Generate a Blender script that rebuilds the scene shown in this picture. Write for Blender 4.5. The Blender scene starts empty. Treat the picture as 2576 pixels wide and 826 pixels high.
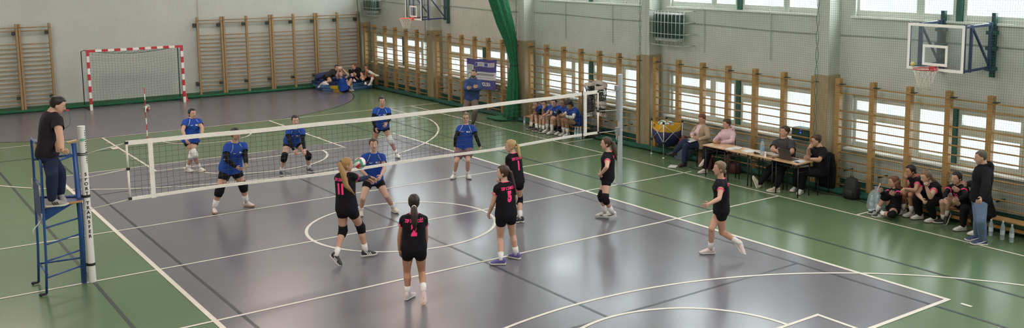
import bpy, bmesh, math, random
from mathutils import Vector, Matrix, noise
from mathutils.bvhtree import BVHTree
random.seed(7)
_rng = random.Random(11)
SC = bpy.context.scene
COL = SC.collection
V = Vector
Z = V((0, 0, 1))

# ------------------------------------------------------------------ materials
_m = {}
def mat(name, col, rough=0.6, metal=0.0, var=0.0, scale=8.0, bump=0.0, bscale=60.0, spec=0.5, emis=0.0, sheen=0.0, alpha=1.0, coat=0.0):
    if name in _m: return _m[name]
    m = bpy.data.materials.new(name); m.use_nodes = True
    nt = m.node_tree; b = nt.nodes['Principled BSDF']
    c = (col[0], col[1], col[2], 1)
    b.inputs['Base Color'].default_value = c
    b.inputs['Roughness'].default_value = rough
    b.inputs['Metallic'].default_value = metal
    b.inputs['Specular IOR Level'].default_value = spec
    if sheen: b.inputs['Sheen Weight'].default_value = sheen
    if coat: b.inputs['Coat Weight'].default_value = coat
    if emis:
        b.inputs['Emission Color'].default_value = c; b.inputs['Emission Strength'].default_value = emis
    if alpha < 1: b.inputs['Alpha'].default_value = alpha
    if var or bump:
        tc = nt.nodes.new('ShaderNodeTexCoord')
        if var:
            n = nt.nodes.new('ShaderNodeTexNoise'); n.inputs['Scale'].default_value = scale; n.inputs['Detail'].default_value = 4
            nt.links.new(tc.outputs['Object'], n.inputs['Vector'])
            mr = nt.nodes.new('ShaderNodeMapRange'); mr.inputs['From Min'].default_value = .3; mr.inputs['From Max'].default_value = .7
            mr.inputs['To Min'].default_value = 1 - var; mr.inputs['To Max'].default_value = 1 + var
            nt.links.new(n.outputs['Fac'], mr.inputs['Value'])
            mx = nt.nodes.new('ShaderNodeVectorMath'); mx.operation = 'SCALE'
            mx.inputs[0].default_value = col[:3]
            nt.links.new(mr.outputs['Result'], mx.inputs['Scale'])
            nt.links.new(mx.outputs['Vector'], b.inputs['Base Color'])
        if bump:
            n2 = nt.nodes.new('ShaderNodeTexNoise'); n2.inputs['Scale'].default_value = bscale; n2.inputs['Detail'].default_value = 3
            nt.links.new(tc.outputs['Object'], n2.inputs['Vector'])
            bp = nt.nodes.new('ShaderNodeBump'); bp.inputs['Strength'].default_value = bump; bp.inputs['Distance'].default_value = .02
            nt.links.new(n2.outputs['Fac'], bp.inputs['Height']); nt.links.new(bp.outputs['Normal'], b.inputs['Normal'])
    _m[name] = m
    return m

def wood(name, col, dark, scale=(2, 2, 14), rough=.45):
    if name in _m: return _m[name]
    m = mat(name, col, rough)
    nt = m.node_tree; b = nt.nodes['Principled BSDF']
    tc = nt.nodes.new('ShaderNodeTexCoord'); mp = nt.nodes.new('ShaderNodeMapping'); mp.inputs['Scale'].default_value = scale
    n = nt.nodes.new('ShaderNodeTexNoise'); n.inputs['Scale'].default_value = 3; n.inputs['Detail'].default_value = 5
    cr = nt.nodes.new('ShaderNodeValToRGB'); cr.color_ramp.elements[0].position = .3; cr.color_ramp.elements[1].position = .7
    cr.color_ramp.elements[0].color = (*dark, 1); cr.color_ramp.elements[1].color = (*col, 1)
    nt.links.new(tc.outputs['Object'], mp.inputs['Vector']); nt.links.new(mp.outputs['Vector'], n.inputs['Vector'])
    nt.links.new(n.outputs['Fac'], cr.inputs['Fac']); nt.links.new(cr.outputs['Color'], b.inputs['Base Color'])
    return m

def clear(name, col=(1, 1, 1), gloss=.08, rough=.05):
    if name in _m: return _m[name]
    m = bpy.data.materials.new(name); m.use_nodes = True; nt = m.node_tree; nt.nodes.clear()
    o = nt.nodes.new('ShaderNodeOutputMaterial'); t = nt.nodes.new('ShaderNodeBsdfTransparent'); t.inputs[0].default_value = (*col, 1)
    g = nt.nodes.new('ShaderNodeBsdfGlossy'); g.inputs['Roughness'].default_value = rough
    mx = nt.nodes.new('ShaderNodeMixShader'); mx.inputs[0].default_value = gloss
    nt.links.new(t.outputs[0], mx.inputs[1]); nt.links.new(g.outputs[0], mx.inputs[2]); nt.links.new(mx.outputs[0], o.inputs[0])
    _m[name] = m
    return m

# ------------------------------------------------------------------ mesh builder
class MB:
    def __init__(s): s.v = []; s.f = []; s.mi = []; s.cur = 0
    def add(s, vs, fs):
        o = len(s.v); s.v += [V(x) for x in vs]
        for f in fs: s.f.append(tuple(i + o for i in f)); s.mi.append(s.cur)
        return s
    def mtl(s, i): s.cur = i; return s
    def box(s, lo, hi):
        e = _rng.uniform(0, .0006); x0, y0, z0 = lo[0] - e, lo[1] - e, lo[2] - e; x1, y1, z1 = hi[0] + e, hi[1] + e, hi[2] + e
        return s.add([(x0, y0, z0), (x1, y0, z0), (x1, y1, z0), (x0, y1, z0), (x0, y0, z1), (x1, y0, z1), (x1, y1, z1), (x0, y1, z1)],
                     [(3, 2, 1, 0), (4, 5, 6, 7), (0, 1, 5, 4), (1, 2, 6, 5), (2, 3, 7, 6), (3, 0, 4, 7)])
    def obox(s, c, ax, ay, az, hx, hy, hz):
        e = _rng.uniform(0, .0006); hx += e; hy += e; hz += e
        c = V(c); vs = [c + ax * (sx * hx) + ay * (sy * hy) + az * (sz * hz) for sz in (-1, 1) for sx, sy in ((-1, -1), (1, -1), (1, 1), (-1, 1))]
        return s.add(vs, [(3, 2, 1, 0), (4, 5, 6, 7), (0, 1, 5, 4), (1, 2, 6, 5), (2, 3, 7, 6), (3, 0, 4, 7)])
    def beam(s, p, q, w, d, side=None):
        p = V(p); q = V(q); az = (q - p).normalized()
        ax = V(side) if side is not None else (Z.cross(az) if abs(az.z) < .95 else V((1, 0, 0)))
        ax = (ax - az * ax.dot(az)).normalized(); ay = az.cross(ax)
        return s.obox((p + q) / 2, ax, ay, az, w / 2, d / 2, (q - p).length / 2)
    def loft(s, rings, cap=True):
        n = len(rings[0]); vs = [p for r in rings for p in r]; fs = []
        for i in range(len(rings) - 1):
            for j in range(n):
                k = (j + 1) % n
                fs.append((i * n + j, i * n + k, (i + 1) * n + k, (i + 1) * n + j))
        if cap:
            fs.append(tuple(range(n - 1, -1, -1))); fs.append(tuple((len(rings) - 1) * n + j for j in range(n)))
        return s.add(vs, fs)
    def tube(s, pts, r, n=8, closed=False, cap=True, r2=None):
        pts = [V(p) for p in pts]
        rad = r if isinstance(r, (list, tuple)) else [r] * len(pts)
        rings = []; up = None
        for i, p in enumerate(pts):
            if closed: t = pts[(i + 1) % len(pts)] - pts[i - 1]
            else: t = (pts[min(i + 1, len(pts) - 1)] - pts[max(i - 1, 0)])
            t = t.normalized() if t.length > 1e-9 else Z
            if up is None: up = Z if abs(t.z) < .9 else V((1, 0, 0))
            ax = up - t * up.dot(t)
            if ax.length < 1e-6: ax = t.orthogonal()
            ax.normalize(); ay = t.cross(ax); up = ax
            rings.append([p + ax * (math.cos(2 * math.pi * k / n) * rad[i]) + ay * (math.sin(2 * math.pi * k / n) * (rad[i] if r2 is None else r2)) for k in range(n)])
        if closed:
            rings.append(rings[0]); return s.loft(rings, cap=False)
        return s.loft(rings, cap=cap)
    def cyl(s, p, q, r, n=12, r1=None): return s.tube([p, q], [r, r if r1 is None else r1], n)
    def ball(s, c, r, nu=16, nv=10, ax=None):
        c = V(c); A = ax or (V((1, 0, 0)), V((0, 1, 0)), Z); rr = r if isinstance(r, (tuple, list)) else (r, r, r)
        rings = []
        for i in range(nv + 1):
            th = math.pi * (i + .02) / (nv + .04); z = math.cos(th); w = math.sin(th)
            rings.append([c + A[0] * (w * math.cos(2 * math.pi * k / nu) * rr[0]) + A[1] * (w * math.sin(2 * math.pi * k / nu) * rr[1]) + A[2] * (z * rr[2]) for k in range(nu)])
        rings.reverse()
        return s.loft(rings)
    def lathe(s, c, prof, n=16):
        c = V(c); return s.loft([[c + V((math.cos(2 * math.pi * k / n) * r, math.sin(2 * math.pi * k / n) * r, z)) for k in range(n)] for r, z in prof])
    def prism(s, pts, vec):
        n = len(pts); v2 = V(vec); vs = [V(p) for p in pts] + [V(p) + v2 for p in pts]
        fs = [tuple(range(n - 1, -1, -1)), tuple(range(n, 2 * n))] + [(i, (i + 1) % n, n + (i + 1) % n, n + i) for i in range(n)]
        return s.add(vs, fs)
    def strand(s, pts, r):
        return s.tube(pts, r, n=3, cap=False)
    def mesh(s, name, org=V((0, 0, 0)), mats=(), smooth=False, fix=False):
        me = bpy.data.meshes.new(name); me.from_pydata([tuple(v - org) for v in s.v], [], s.f)
        for m in mats: me.materials.append(m)
        if any(s.mi): me.polygons.foreach_set('material_index', s.mi)
        if fix:
            bm = bmesh.new(); bm.from_mesh(me); bmesh.ops.recalc_face_normals(bm, faces=bm.faces); bm.to_mesh(me); bm.free()
        if smooth: me.polygons.foreach_set('use_smooth', [True] * len(me.polygons))
        me.update(); return me
    def build(s, name, mats, parent=None, smooth=False, bevel=0, org=None, fix=True):
        o_ = org if org is not None else (origin(parent) if parent else V((0, 0, 0)))
        if not isinstance(mats, (list, tuple)): mats = [mats]
        me = s.mesh(name, o_, mats, smooth, fix)
        ob = bpy.data.objects.new(name, me); COL.objects.link(ob)
        if parent: ob.parent = parent
        else: ob.location = o_
        if bevel:
            b = ob.modifiers.new('bevel', 'BEVEL'); b.width = bevel; b.segments = 2; b.limit_method = 'ANGLE'
        return ob

def origin(o):
    p = V((0, 0, 0))
    while o: p = p + o.location; o = o.parent
    return p
def tag(o, label, cat, group=None, kind=None):
    o['label'] = label; o['category'] = cat
    if group: o['group'] = group
    if kind: o['kind'] = kind
    return o
def thing(name, label, cat, loc, group=None):
    o = bpy.data.objects.new(name, None); COL.objects.link(o); o.location = loc; o.empty_display_size = .1
    return tag(o, label, cat, group)
def struct(name, mb, mats, parent=None, **k):
    o = mb.build(name, mats, parent, **k)
    if not parent: o['kind'] = 'structure'
    return o
def copy_tree(o, loc, label=None):
    c = o.copy(); COL.objects.link(c); c.location = loc
    if label: c['label'] = label
    for ch in o.children:
        d = ch.copy(); COL.objects.link(d); d.parent = c
        for g in ch.children:
            e = g.copy(); COL.objects.link(e); e.parent = d
    return c
def lerp(a, b, t): return a + (b - a) * t
_txt = {}
def text_mesh(body, size, bold=0.0, ext=0.0, align='CENTER', cuts=0):
    cu = bpy.data.curves.new('t', 'FONT'); cu.body = body; cu.size = size; cu.align_x = align; cu.align_y = 'CENTER'
    cu.offset = bold; cu.extrude = ext; cu.resolution_u = 3; cu.fill_mode = 'FRONT' if ext == 0 else 'BOTH'
    ob = bpy.data.objects.new('t', cu); COL.objects.link(ob)
    dg = bpy.context.evaluated_depsgraph_get()
    me = bpy.data.meshes.new_from_object(ob.evaluated_get(dg)); bpy.data.objects.remove(ob); bpy.data.curves.remove(cu)
    bm = bmesh.new(); bm.from_mesh(me); bpy.data.meshes.remove(me)
    bmesh.ops.triangulate(bm, faces=bm.faces)
    for _ in range(cuts):
        long = [e for e in bm.edges if e.calc_length() > size * .16]
        if not long: break
        bmesh.ops.subdivide_edges(bm, edges=long, cuts=1)
        bmesh.ops.triangulate(bm, faces=[f for f in bm.faces if len(f.verts) > 3])
    vs = [v.co.copy() for v in bm.verts]; bm.verts.index_update(); fs = [tuple(v.index for v in f.verts) for f in bm.faces]
    bm.free(); return vs, fs
def put_text(mb, body, c, right, up, size, bold=0.0, align='CENTER', sx=1.0):
    vs, fs = text_mesh(body, size, bold, 0, align)
    c = V(c); mb.add([c + right * (v.x * sx) + up * v.y for v in vs], fs); return mb
# ------------------------------------------------------------------ camera
def cam():
    f, cx, cy, yaw, pit, rol, X, Y, ZZ = 2477.07, 1492.20, 241.39, .6630, -.1388, -.0026, -8.5521, -17.0034, 5.1376
    fw = V((math.sin(yaw) * math.cos(pit), math.cos(yaw) * math.cos(pit), math.sin(pit)))
    r = V((math.cos(yaw), -math.sin(yaw), 0)); u = r.cross(fw)
    c, s = math.cos(rol), math.sin(rol); R, U = r * c + u * s, u * c - r * s
    cd = bpy.data.cameras.new('camera'); cd.sensor_width = 36; cd.lens = f * 36 / 2576
    cd.shift_x = (1288 - cx) / 2576; cd.shift_y = (cy - 413) / 2576; cd.clip_end = 200; cd.clip_start = .05
    o = bpy.data.objects.new('camera', cd); COL.objects.link(o)
    M = Matrix((R, U, -fw)).transposed().to_4x4(); M.translation = (X, Y, ZZ); o.matrix_world = M
    SC.camera = o
cam()

# ------------------------------------------------------------------ palette
PURPLE = (.136, .129, .150); GREEN = (.100, .158, .078)
M_white = mat('white_paint', (.80, .79, .74), .55, var=.05, scale=3)
M_wallR = mat('wall_plaster_right', (.56, .565, .51), .8, var=.06, scale=1.2, bump=.15, bscale=40)
M_wallF = mat('wall_plaster_far', (.62, .655, .615), .8, var=.05, scale=1.0, bump=.15, bscale=40)
M_ceil = mat('ceiling_plaster', (.75, .74, .70), .9, var=.04)
M_wood = wood('wall_bar_wood', (.50, .27, .085), (.36, .18, .05))
M_woodL = wood('wall_bar_wood_light', (.47, .30, .13), (.36, .21, .08))
M_clad = wood('pillar_cladding_wood', (.42, .31, .18), (.34, .24, .13), scale=(6, 6, 1.5))
M_netG = mat('green_twine', (.035, .14, .105), .8)
M_netF = mat('pale_twine', (.20, .27, .235), .8)
M_green = mat('green_net_bundle', (.008, .12, .05), .8, var=.35, scale=20, bump=.8, bscale=50)
M_greenD = mat('dark_green_net_bundle', (.006, .062, .042), .85, var=.4, scale=14, bump=.8, bscale=40)
M_frame = mat('window_frame_white', (.62, .64, .58), .5)
M_frameD = mat('window_mullion_green', (.02, .08, .06), .5)
M_glass = clear('window_glass', (.93, .97, .95), .06)
M_blueP = mat('blue_steel_paint', (.020, .070, .24), .35, var=.1)
M_navyP = mat('navy_steel_paint', (.022, .035, .10), .4)
M_black = mat('black_plastic', (.012, .012, .013), .5)
M_steel = mat('steel_grey', (.35, .36, .37), .35, .6)
M_rope = mat('white_cord', (.68, .64, .56), .8)
M_band = mat('white_net_tape', (.78, .73, .66), .7, var=.06, scale=12, bump=.3)
M_cordB = mat('black_cord', (.03, .035, .035), .7)
M_red = mat('red_paint', (.50, .03, .04), .4)
M_redD = mat('hoop_red', (.40, .02, .02), .4)
M_orange = mat('hoop_orange', (.75, .12, .05), .4)

# ------------------------------------------------------------------ floor
def floor_mat(name, col, var=.10):
    m = mat(name, col, .24, var=.05, scale=.5, spec=.42)
    nt = m.node_tree; b = nt.nodes['Principled BSDF']
    n = nt.nodes.new('ShaderNodeTexNoise'); n.inputs['Scale'].default_value = .8; n.inputs['Detail'].default_value = 3
    tc = nt.nodes.new('ShaderNodeTexCoord'); nt.links.new(tc.outputs['Object'], n.inputs['Vector'])
    mr = nt.nodes.new('ShaderNodeMapRange'); mr.inputs['To Min'].default_value = .19; mr.inputs['To Max'].default_value = .30
    nt.links.new(n.outputs['Fac'], mr.inputs['Value']); nt.links.new(mr.outputs['Result'], b.inputs['Roughness'])
    return m
FM = [floor_mat('floor_green_vinyl', GREEN), floor_mat('floor_purple_vinyl', PURPLE), mat('floor_white_line', (.66, .60, .52), .4, var=.06, scale=5), mat('floor_dark_line', (.030, .036, .042), .35)]
FL = MB()
_zc = [0]
def fpoly(pts, z, mi):
    _zc[0] += 1; z += _zc[0] * 1.2e-5 * (mi > 1); FL.mtl(mi); n = len(FL.v); FL.add([(x, y, z) for x, y in pts], [tuple(range(len(pts)))])
def fline(p, q, w, z=.003, mi=2):
    p = V((*p, 0)); q = V((*q, 0)); d = (q - p).normalized(); s = V((-d.y, d.x, 0)) * (w / 2)
    fpoly([(a.x, a.y) for a in (p - s, q - s, q + s, p + s)], z, mi)
def farc(c, r, a0, a1, w, z=.003, mi=2, n=64):
    _zc[0] += 1; z += _zc[0] * 1.2e-5; FL.mtl(mi); vs = []; fs = []
    for i in range(n + 1):
        a = math.radians(lerp(a0, a1, i / n))
        for rr in (r - w / 2, r + w / 2): vs.append((c[0] + math.cos(a) * rr, c[1] + math.sin(a) * rr, z))
    for i in range(n): fs.append((2 * i, 2 * i + 1, 2 * i + 3, 2 * i + 2))
    FL.add(vs, fs)
FL.mtl(0)
nx, ny = 20, 44
FL.add([(lerp(-10.5, 9.42, i / nx), lerp(-21, 21.3, j / ny), 0) for j in range(ny + 1) for i in range(nx + 1)],
       [(j * (nx + 1) + i, j * (nx + 1) + i + 1, (j + 1) * (nx + 1) + i + 1, (j + 1) * (nx + 1) + i) for j in range(ny) for i in range(nx)])
fpoly([(-4.5, -9), (4.5, -9), (4.5, 9), (-4.5, 9)], .0012, 1)
for s in (1, -1):   # handball goal areas
    pts = []
    for i in range(33):
        a = math.radians(lerp(0, -90, i / 32)); pts.append((1.5 + 6 * math.cos(a), (20 + 6 * math.sin(a)) * s))
    for i in range(33):
        a = math.radians(lerp(-90, -180, i / 32)); pts.append((-1.5 + 6 * math.cos(a), (20 + 6 * math.sin(a)) * s))
    pts += [(-7.5, 21.2 * s), (7.5, 21.2 * s)]
    fpoly(pts if s > 0 else pts[::-1], .0012, 1)
    for i in range(len(pts) - 4): fline(pts[i], pts[i + 1], .06, .002, 3)
# tennis lines (dark)
for x in (-5.485, 5.485): fline((x, -11.885), (x, 11.885), .05, .002, 3)
for x in (-4.115, 4.115): fline((x, -11.885), (x, 11.885), .05, .002, 3)
for y in (-11.885, 11.885): fline((-5.485, y), (5.485, y), .05, .002, 3)
for y in (-6.4, 6.4): fline((-4.115, y), (4.115, y), .05, .002, 3)
fline((0, -6.4), (0, 6.4), .05, .002, 3)
# volleyball lines
for s in (-1, 1):
    fline((4.5 * s, -9), (4.5 * s, 9), .075, .0034); fline((-4.54, 9 * s), (4.54, 9 * s), .075 if s < 0 else .05, .0034)
    fline((4.5 * s, 9.22), (4.5 * s, 9.4), .06); fline((4.5 * s, -9.22), (4.5 * s, -9.4), .06)
fline((-9.9, 3), (7.5, 3), .05); fline((-9.9, 0), (7.75, 0), .05); fline((-9.9, -3), (7.5, -3), .055)
fline((7.5, 4.94), (8.7, 4.94), .05); fline((7.5, -5.05), (8.3, -5.05), .05)
farc((0, 0), 1.8, 0, 360, .06, .0030, 2, 96)
# basketball lines
for x in (-7.5, 7.5): fline((x, -14), (x, 14), .05)
for s in (-1, 1):
    fline((-8.7, 14 * s), (8.7, 14 * s), .05)
    for x in (-2.45, 2.45):
        fline((x, 14 * s), (x, 8.2 * s), .06)
        sx = math.copysign(1, x)
        fline((x, 12.05 * s), (x + .18 * sx, 12.05 * s), .34)
        for yy in (13.0, 11.0, 10.1): fline((x, yy * s), (x + .12 * sx, yy * s), .05)
    fline((-2.48, 8.2 * s), (2.48, 8.2 * s), .06)
    farc((0, 8.2 * s), 1.8, 0 if s < 0 else 180, 180 if s < 0 else 360, .06)
    farc((0, 12.425 * s), 6.75, 12 if s < 0 else 192, 168 if s < 0 else 348, .055)
    farc((0, 12.425 * s), 1.25, 0 if s < 0 else 180, 180 if s < 0 else 360, .05)
    for x in (-6.6, 6.6): fline((x, 14 * s), (x, 11.02 * s), .05)
struct('floor', FL, FM, fix=False)

# ------------------------------------------------------------------ room shell
XW = 9.30; PX = 8.88
PIL = [-20.95 + 6 * i for i in range(8)]           # pillar centres along the right wall: ... -2.95, 3.05, 9.05, 15.05, 21.05
BAYS = [(PIL[i] + .17, PIL[i + 1] - .17) for i in range(7)]
H = 7.6
b = MB()
b.box((XW, -21, 0), (XW + .35, 21.4, .93)); b.box((XW, -21, 2.13), (XW + .35, 21.4, 3.87)); b.box((XW, -21, 5.75), (XW + .35, 21.4, H))
for y0, y1 in BAYS:
    for z0, z1 in ((.93, 2.13), (3.87, 5.75)):
        b.box((XW, y0 - .17, z0), (XW + .35, y0 + .32, z1)); b.box((XW, y1 - .38, z0), (XW + .35, y1 + .17, z1))
for y in PIL:
    b.box((PX + .02, y - .165, 0), (XW + .1, y + .165, H))
struct('wall_right', b, M_wallR, fix=False)
b = MB(); b.box((-10.6, 21.2, 0), (9.65, 21.5, H)); b.box((2.52, 21.16, 0), (2.60, 21.2, H)); struct('wall_far', b, M_wallF, fix=False)
b = MB(); b.box((-10.8, -21, 0), (-10.5, 21.5, H)); struct('wall_left', b, M_wallR, fix=False)
b = MB(); b.box((-10.8, -21.3, 0), (9.65, -21, H)); struct('wall_near', b, M_wallR, fix=False)
b = MB(); b.box((-10.8, -21.3, H), (9.65, 21.5, H + .2)); struct('ceiling', b, M_ceil, fix=False)
b = MB(); b.box((-10.5, 21.12, 0), (9.3, 21.2, .16)); struct('baseboard_far', b, mat('green_skirting', (.02, .11, .04), .6, var=.2), fix=False)
b = MB(); b.box((XW - .06, -21, 0), (XW, 21.2, .2)); struct('baseboard_right', b, M_greenD, fix=False)
# wood cladding on pillars
ti = 1
for y in PIL:
    if y < -10: continue
    b = MB(); b.box((PX, y - .18, .02), (PX + .025, y + .18, 2.55)); b.box((PX, y - .195, .02), (XW - .01, y - .165, 2.55)); b.box((PX, y + .165, .02), (XW - .01, y + .195, 2.55))
    struct('trim_%d' % ti, b, M_clad, fix=False); ti += 1
# windows
wi = 1
def window(y0, y1, z0, z1, low):
    global wi
    x0 = XW + .08; yc = (y0 + y1) / 2
    fr = MB(); fw_, d = .07, .08
    cnt = [0]
    def bar(ya, yb, za, zb): cnt[0] += 1; fr.box((x0 - .0013 * cnt[0], ya, za), (x0 + d + .0011 * cnt[0], yb, zb))
    bar(y0, y1, z0, z0 + fw_); bar(y0, y1, z1 - fw_, z1)
    panes = []
    fracs = [(.0, .27, True), (.29, .475, False), (.525, .79, True), (.81, 1.0, False)]
    fracs = [(0.0, .265, False), (.29, .475, False), (.53, .785, False), (.81, 1.0, False)] if not low else fracs
    fracs = [(.0, .31, low), (.325, .48, False), (.52, .795, low), (.81, 1.0, False)]
    L = y1 - y0
    ed = []
    for a, c, tr in fracs:
        yh, yl = y1 - a * L, y1 - c * L
        bar(yl, yl + .06, z0, z1); bar(yh - .06, yh, z0, z1); bar(yl, yh, z0 + .05, z0 + .13); bar(yl, yh, z1 - .13, z1 - .05)
        if tr:
            bar(yl, yh, z1 - .55, z1 - .34)
            panes += [(yl, yh, z0, z1 - .5), (yl, yh, z1 - .38, z1)]
        else: panes.append((yl, yh, z0, z1))
        ed.append((yl, yh))
    for i in range(3): fr.box((x0, ed[i + 1][1], z0), (x0 + d * .6, ed[i][0], z1))
    f = struct('window_%d' % wi, fr, M_frame, fix=False); wi += 1
    m = MB(); m.box((x0 - .07, yc - .07, z0), (x0 + .09, yc + .05, z1)); m.build('mullion', M_frameD, f, fix=False)
    for p in panes:
        m = MB(); x = x0 + .045; m.add([(x, p[0], p[2]), (x, p[1], p[2]), (x, p[1], p[3]), (x, p[0], p[3])], [(0, 1, 2, 3)]); m.build('glass_pane', M_glass, f, fix=False)
    m = MB(); m.box((XW - .16 if low else XW - .05, y0 - .1, z0 - .04), (x0, y1 + .1, z0)); m.build('window_sill', M_white, f, fix=False)
for y0, y1 in BAYS:
    if y1 < -9: continue
    window(y0 + .32, y1 - .38, .95, 2.13, True); window(y0 + .32, y1 - .38, 3.87, 5.75, False)
# thin conduit along the right wall and far wall edge pipe
b = MB(); b.tube([(XW - .015, y, 3.43 + .02 * math.sin(y)) for y in [-20 + i for i in range(41)]], .012, 6)
struct('trim_20', b, mat('conduit_grey', (.30, .32, .30), .5))
n_ = 0
for bi, (y0, y1) in enumerate(BAYS):
    for k, fr_ in enumerate((.30, .70)):
        y = lerp(y1, y0, fr_)
        if y < -1.5 or y > 8.8: continue
        b = MB(); b.tube([(XW - .05, y + .06, 3.95), (XW - .04, y, 3.82), (XW - .035, y, 3.2), (XW - .035, y, 2.72)], .012, 6)
        lab = ['white window opener rod hanging left of the fan heater, farther one', 'white window opener rod hanging just left of the fan heater', 'white window opener rod hanging just right of the fan heater', 'white window opener rod hanging farthest right above the officials'][n_ % 4]
        n_ += 1
        tag(b.build('window_opener_rod', mat('rod_grey', (.5, .52, .5), .4)), lab, 'rod', 'window opener rods on the right wall')

# ------------------------------------------------------------------ wall bars
def bars_right(y0, y1, nseg, label):
    t = thing('wall_bars', label, 'wall bars', (9.0, (y0 + y1) / 2, 0), 'wooden wall bars along the window wall')
    ys = [lerp(y1, y0, i / nseg) for i in range(nseg + 1)]
    for y in ys:
        b = MB(); b.box((PX, y - .06, 0), (PX + .12, y + .06, 2.51)); b.build('upright', M_wood, t, bevel=.008, fix=False)
    for i, z in enumerate([.155, .34, .52, .70, .88, 1.06, 1.24, 1.43, 1.61, 1.80, 2.19, 2.37]):
        b = MB(); x = PX + .06 if i < 11 else PX - .01
        b.tube([(x, y0 - .02, z), (x, y1 + .02, z)], .016, 8, r2=.021); b.build('rung', M_wood, t, smooth=True)
    for y in ys[::1]:
        b = MB(); b.box((PX - .03, y - .16, 2.385), (PX + .10, y - .06, 2.40)); b.build('top_bracket', M_black, t, fix=False)
        b = MB(); b.box((PX + .1, y - .2, .45), (XW - .02, y - .17, .48)); b.build('wall_bracket', M_black, t, fix=False)
bn = ['wooden wall bars in the nearest bay, behind the black team bench and standing coach', 'wooden wall bars behind the officials table, between two pillars', 'wooden wall bars behind the blue team bench and rolled nets', 'wooden wall bars with the banner, between pillar and green net curtain', 'wooden wall bars under the farther basketball hoop, next to the room corner']
for i, (ya, yb) in enumerate([(-8.8, -3.40), (-2.72, 2.66), (3.34, 8.60), (9.35, 14.6), (15.24, 20.60)]): bars_right(ya, yb, 6, bn[i])
def bars_far(xs, label):
    t = thing('wall_bars', label, 'wall bars', ((xs[0] + xs[-1]) / 2, 21.05, 0), 'wall bars on the far wall')
    for x in xs:
        b = MB(); e = .034 if x in (xs[0], xs[-1]) else .036
        b.box((x - e, 20.95, 0), (x + e, 21.08, 3.0)); b.build('upright', M_woodL, t, bevel=.006, fix=False)
        for z_ in (2.62, .42):
            b = MB(); b.box((x - .12, 21.0, z_), (x - .05, 21.2, z_ + .15)); b.build('wall_bracket', M_black, t, fix=False)
    for i, z in enumerate([2.88, 2.76] + [2.31 - .146 * k for k in range(15)]):
        b = MB(); y = 20.93 if i == 0 else 21.0
        b.tube([(xs[0] - .02, y, z), (xs[-1] + .02, y, z)], .017, 8, r2=.023); b.build('rung', M_woodL, t, smooth=True)
bars_far([2.42, 3.29], 'narrow wall bars on far wall, first right of the red and white goal')
bars_far([3.38, 4.24, 5.15], 'double wall bars on far wall, second section right of the goal')
bars_far([5.24, 6.09, 6.97], 'double wall bars on far wall, third section right of the goal')
bars_far([7.06, 7.92, 8.82], 'double wall bars on far wall in the corner behind the girls on mats')
bars_far([-3.38, -2.48], 'narrow wall bars on far wall, nearest to the left goal post')
bars_far([-5.25, -4.36, -3.47], 'double wall bars on far wall at the left edge of the view')

# ------------------------------------------------------------------ protective nets (thin twine, 5 cm mesh)
def nz(a, b_, k=1.0): return noise.noise(V((a * k, b_ * k, 3.1)))
def net_right():
    b = MB(); ylo, yhi, zt = -9.5, 20.85, 5.6; st = .05
    def X_(y, z):
        x = 8.80 + .025 * nz(y * .5, z * .5) + .012 * nz(y * 2, z * 1.3)
        dyp = min(abs(y - q) for q in PIL)
        return x - .04 * math.exp(-(dyp / .25) ** 2)
    ny_ = int((yhi - ylo) / st); nz_ = int(zt / st)
    for i in range(ny_ + 1):
        y = ylo + i * st
        pts = [(X_(y, z), y + .02 * nz(y * .7, z * .9 + 9), z) for z in [zt * k / 14 for k in range(15)]]
        b.strand(pts, .0021)
    for k in range(1, nz_):
        z = k * st
        pts = [(X_(y, z), y, z + .05 * nz(y * .35, z * .5 + 20) + .012 * math.sin(y * 2.09)) for y in [lerp(ylo, yhi, j / 120) for j in range(121)]]
        b.strand(pts, .0019)
    t = b.build('protective_net', M_netG, org=V((8.8, 5, 0)), fix=False)
    tag(t, 'green mesh protective net hung in front of the window wall', 'net')
    for y in (-2.95, 3.05, 9.05, 15.05):   # lacing where two net edges are tied over a pillar
        c = MB()
        for sgn in (-1, 1):
            c.tube([(8.73, y + .02 + sgn * .035 * math.sin(z * 2 * math.pi / .8) * (1 if z < 6 else 0), z) for z in [k * .05 for k in range(3, 112)]], .006, 5)
        c.build('lacing_cord', M_netG, t, smooth=True)
    # bunched foot of the net
    c = MB()
    for q in range(3):
        c.tube([(8.74 - .05 * q + .06 * nz(y, q * 3.3), y, .05 + .05 * abs(nz(y * 1.7, q + 7)) + .03 * q * (q == 1)) for y in [-9.5 + .25 * i for i in range(121)]], [.05 + .02 * nz(i * .3, q) for i in range(121)], 8)
    c.build('bunched_foot', M_greenD, t, smooth=True)
net_right()
def net_far():
    b = MB(); xl, xr, zt = -7.2, 8.78, 5.0; st = .05
    def Y_(x, z): return 20.87 + .02 * nz(x * .5, z * .5 + 40)
    for i in range(int((xr - xl) / st) + 1):
        x = xl + i * st
        b.strand([(x + .02 * nz(x * .8, z + 3), Y_(x, z), z) for z in [zt * k / 10 for k in range(11)]], .0019)
    for k in range(1, int(zt / st)):
        z = k * st
        b.strand([(x, Y_(x, z), z + .05 * nz(x * .3, z * .4 + 11)) for x in [lerp(xl, xr, j / 64) for j in range(65)]], .0019)
    t = b.build('protective_net', M_netF, org=V((0, 20.78, 0)), fix=False)
    tag(t, 'pale mesh protective net hung in front of the far wall behind the goal', 'net')
    c = MB()
    c.tube([(x, 20.8 + .03 * nz(x, 5), .05 + .03 * abs(nz(x * 2, 1))) for x in [-7.2 + .25 * i for i in range(64)]], .05, 8)
    c.build('bunched_foot', M_green, t, smooth=True)
    c = MB(); c.tube([(8.72 + .06 * math.sin(z * 1.4), 20.62 + .04 * math.sin(z * 2), z) for z in [.1 * k for k in range(56)]], .018, 6); c.build('edge_rope', M_netG, t, smooth=True)
net_far()

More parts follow.
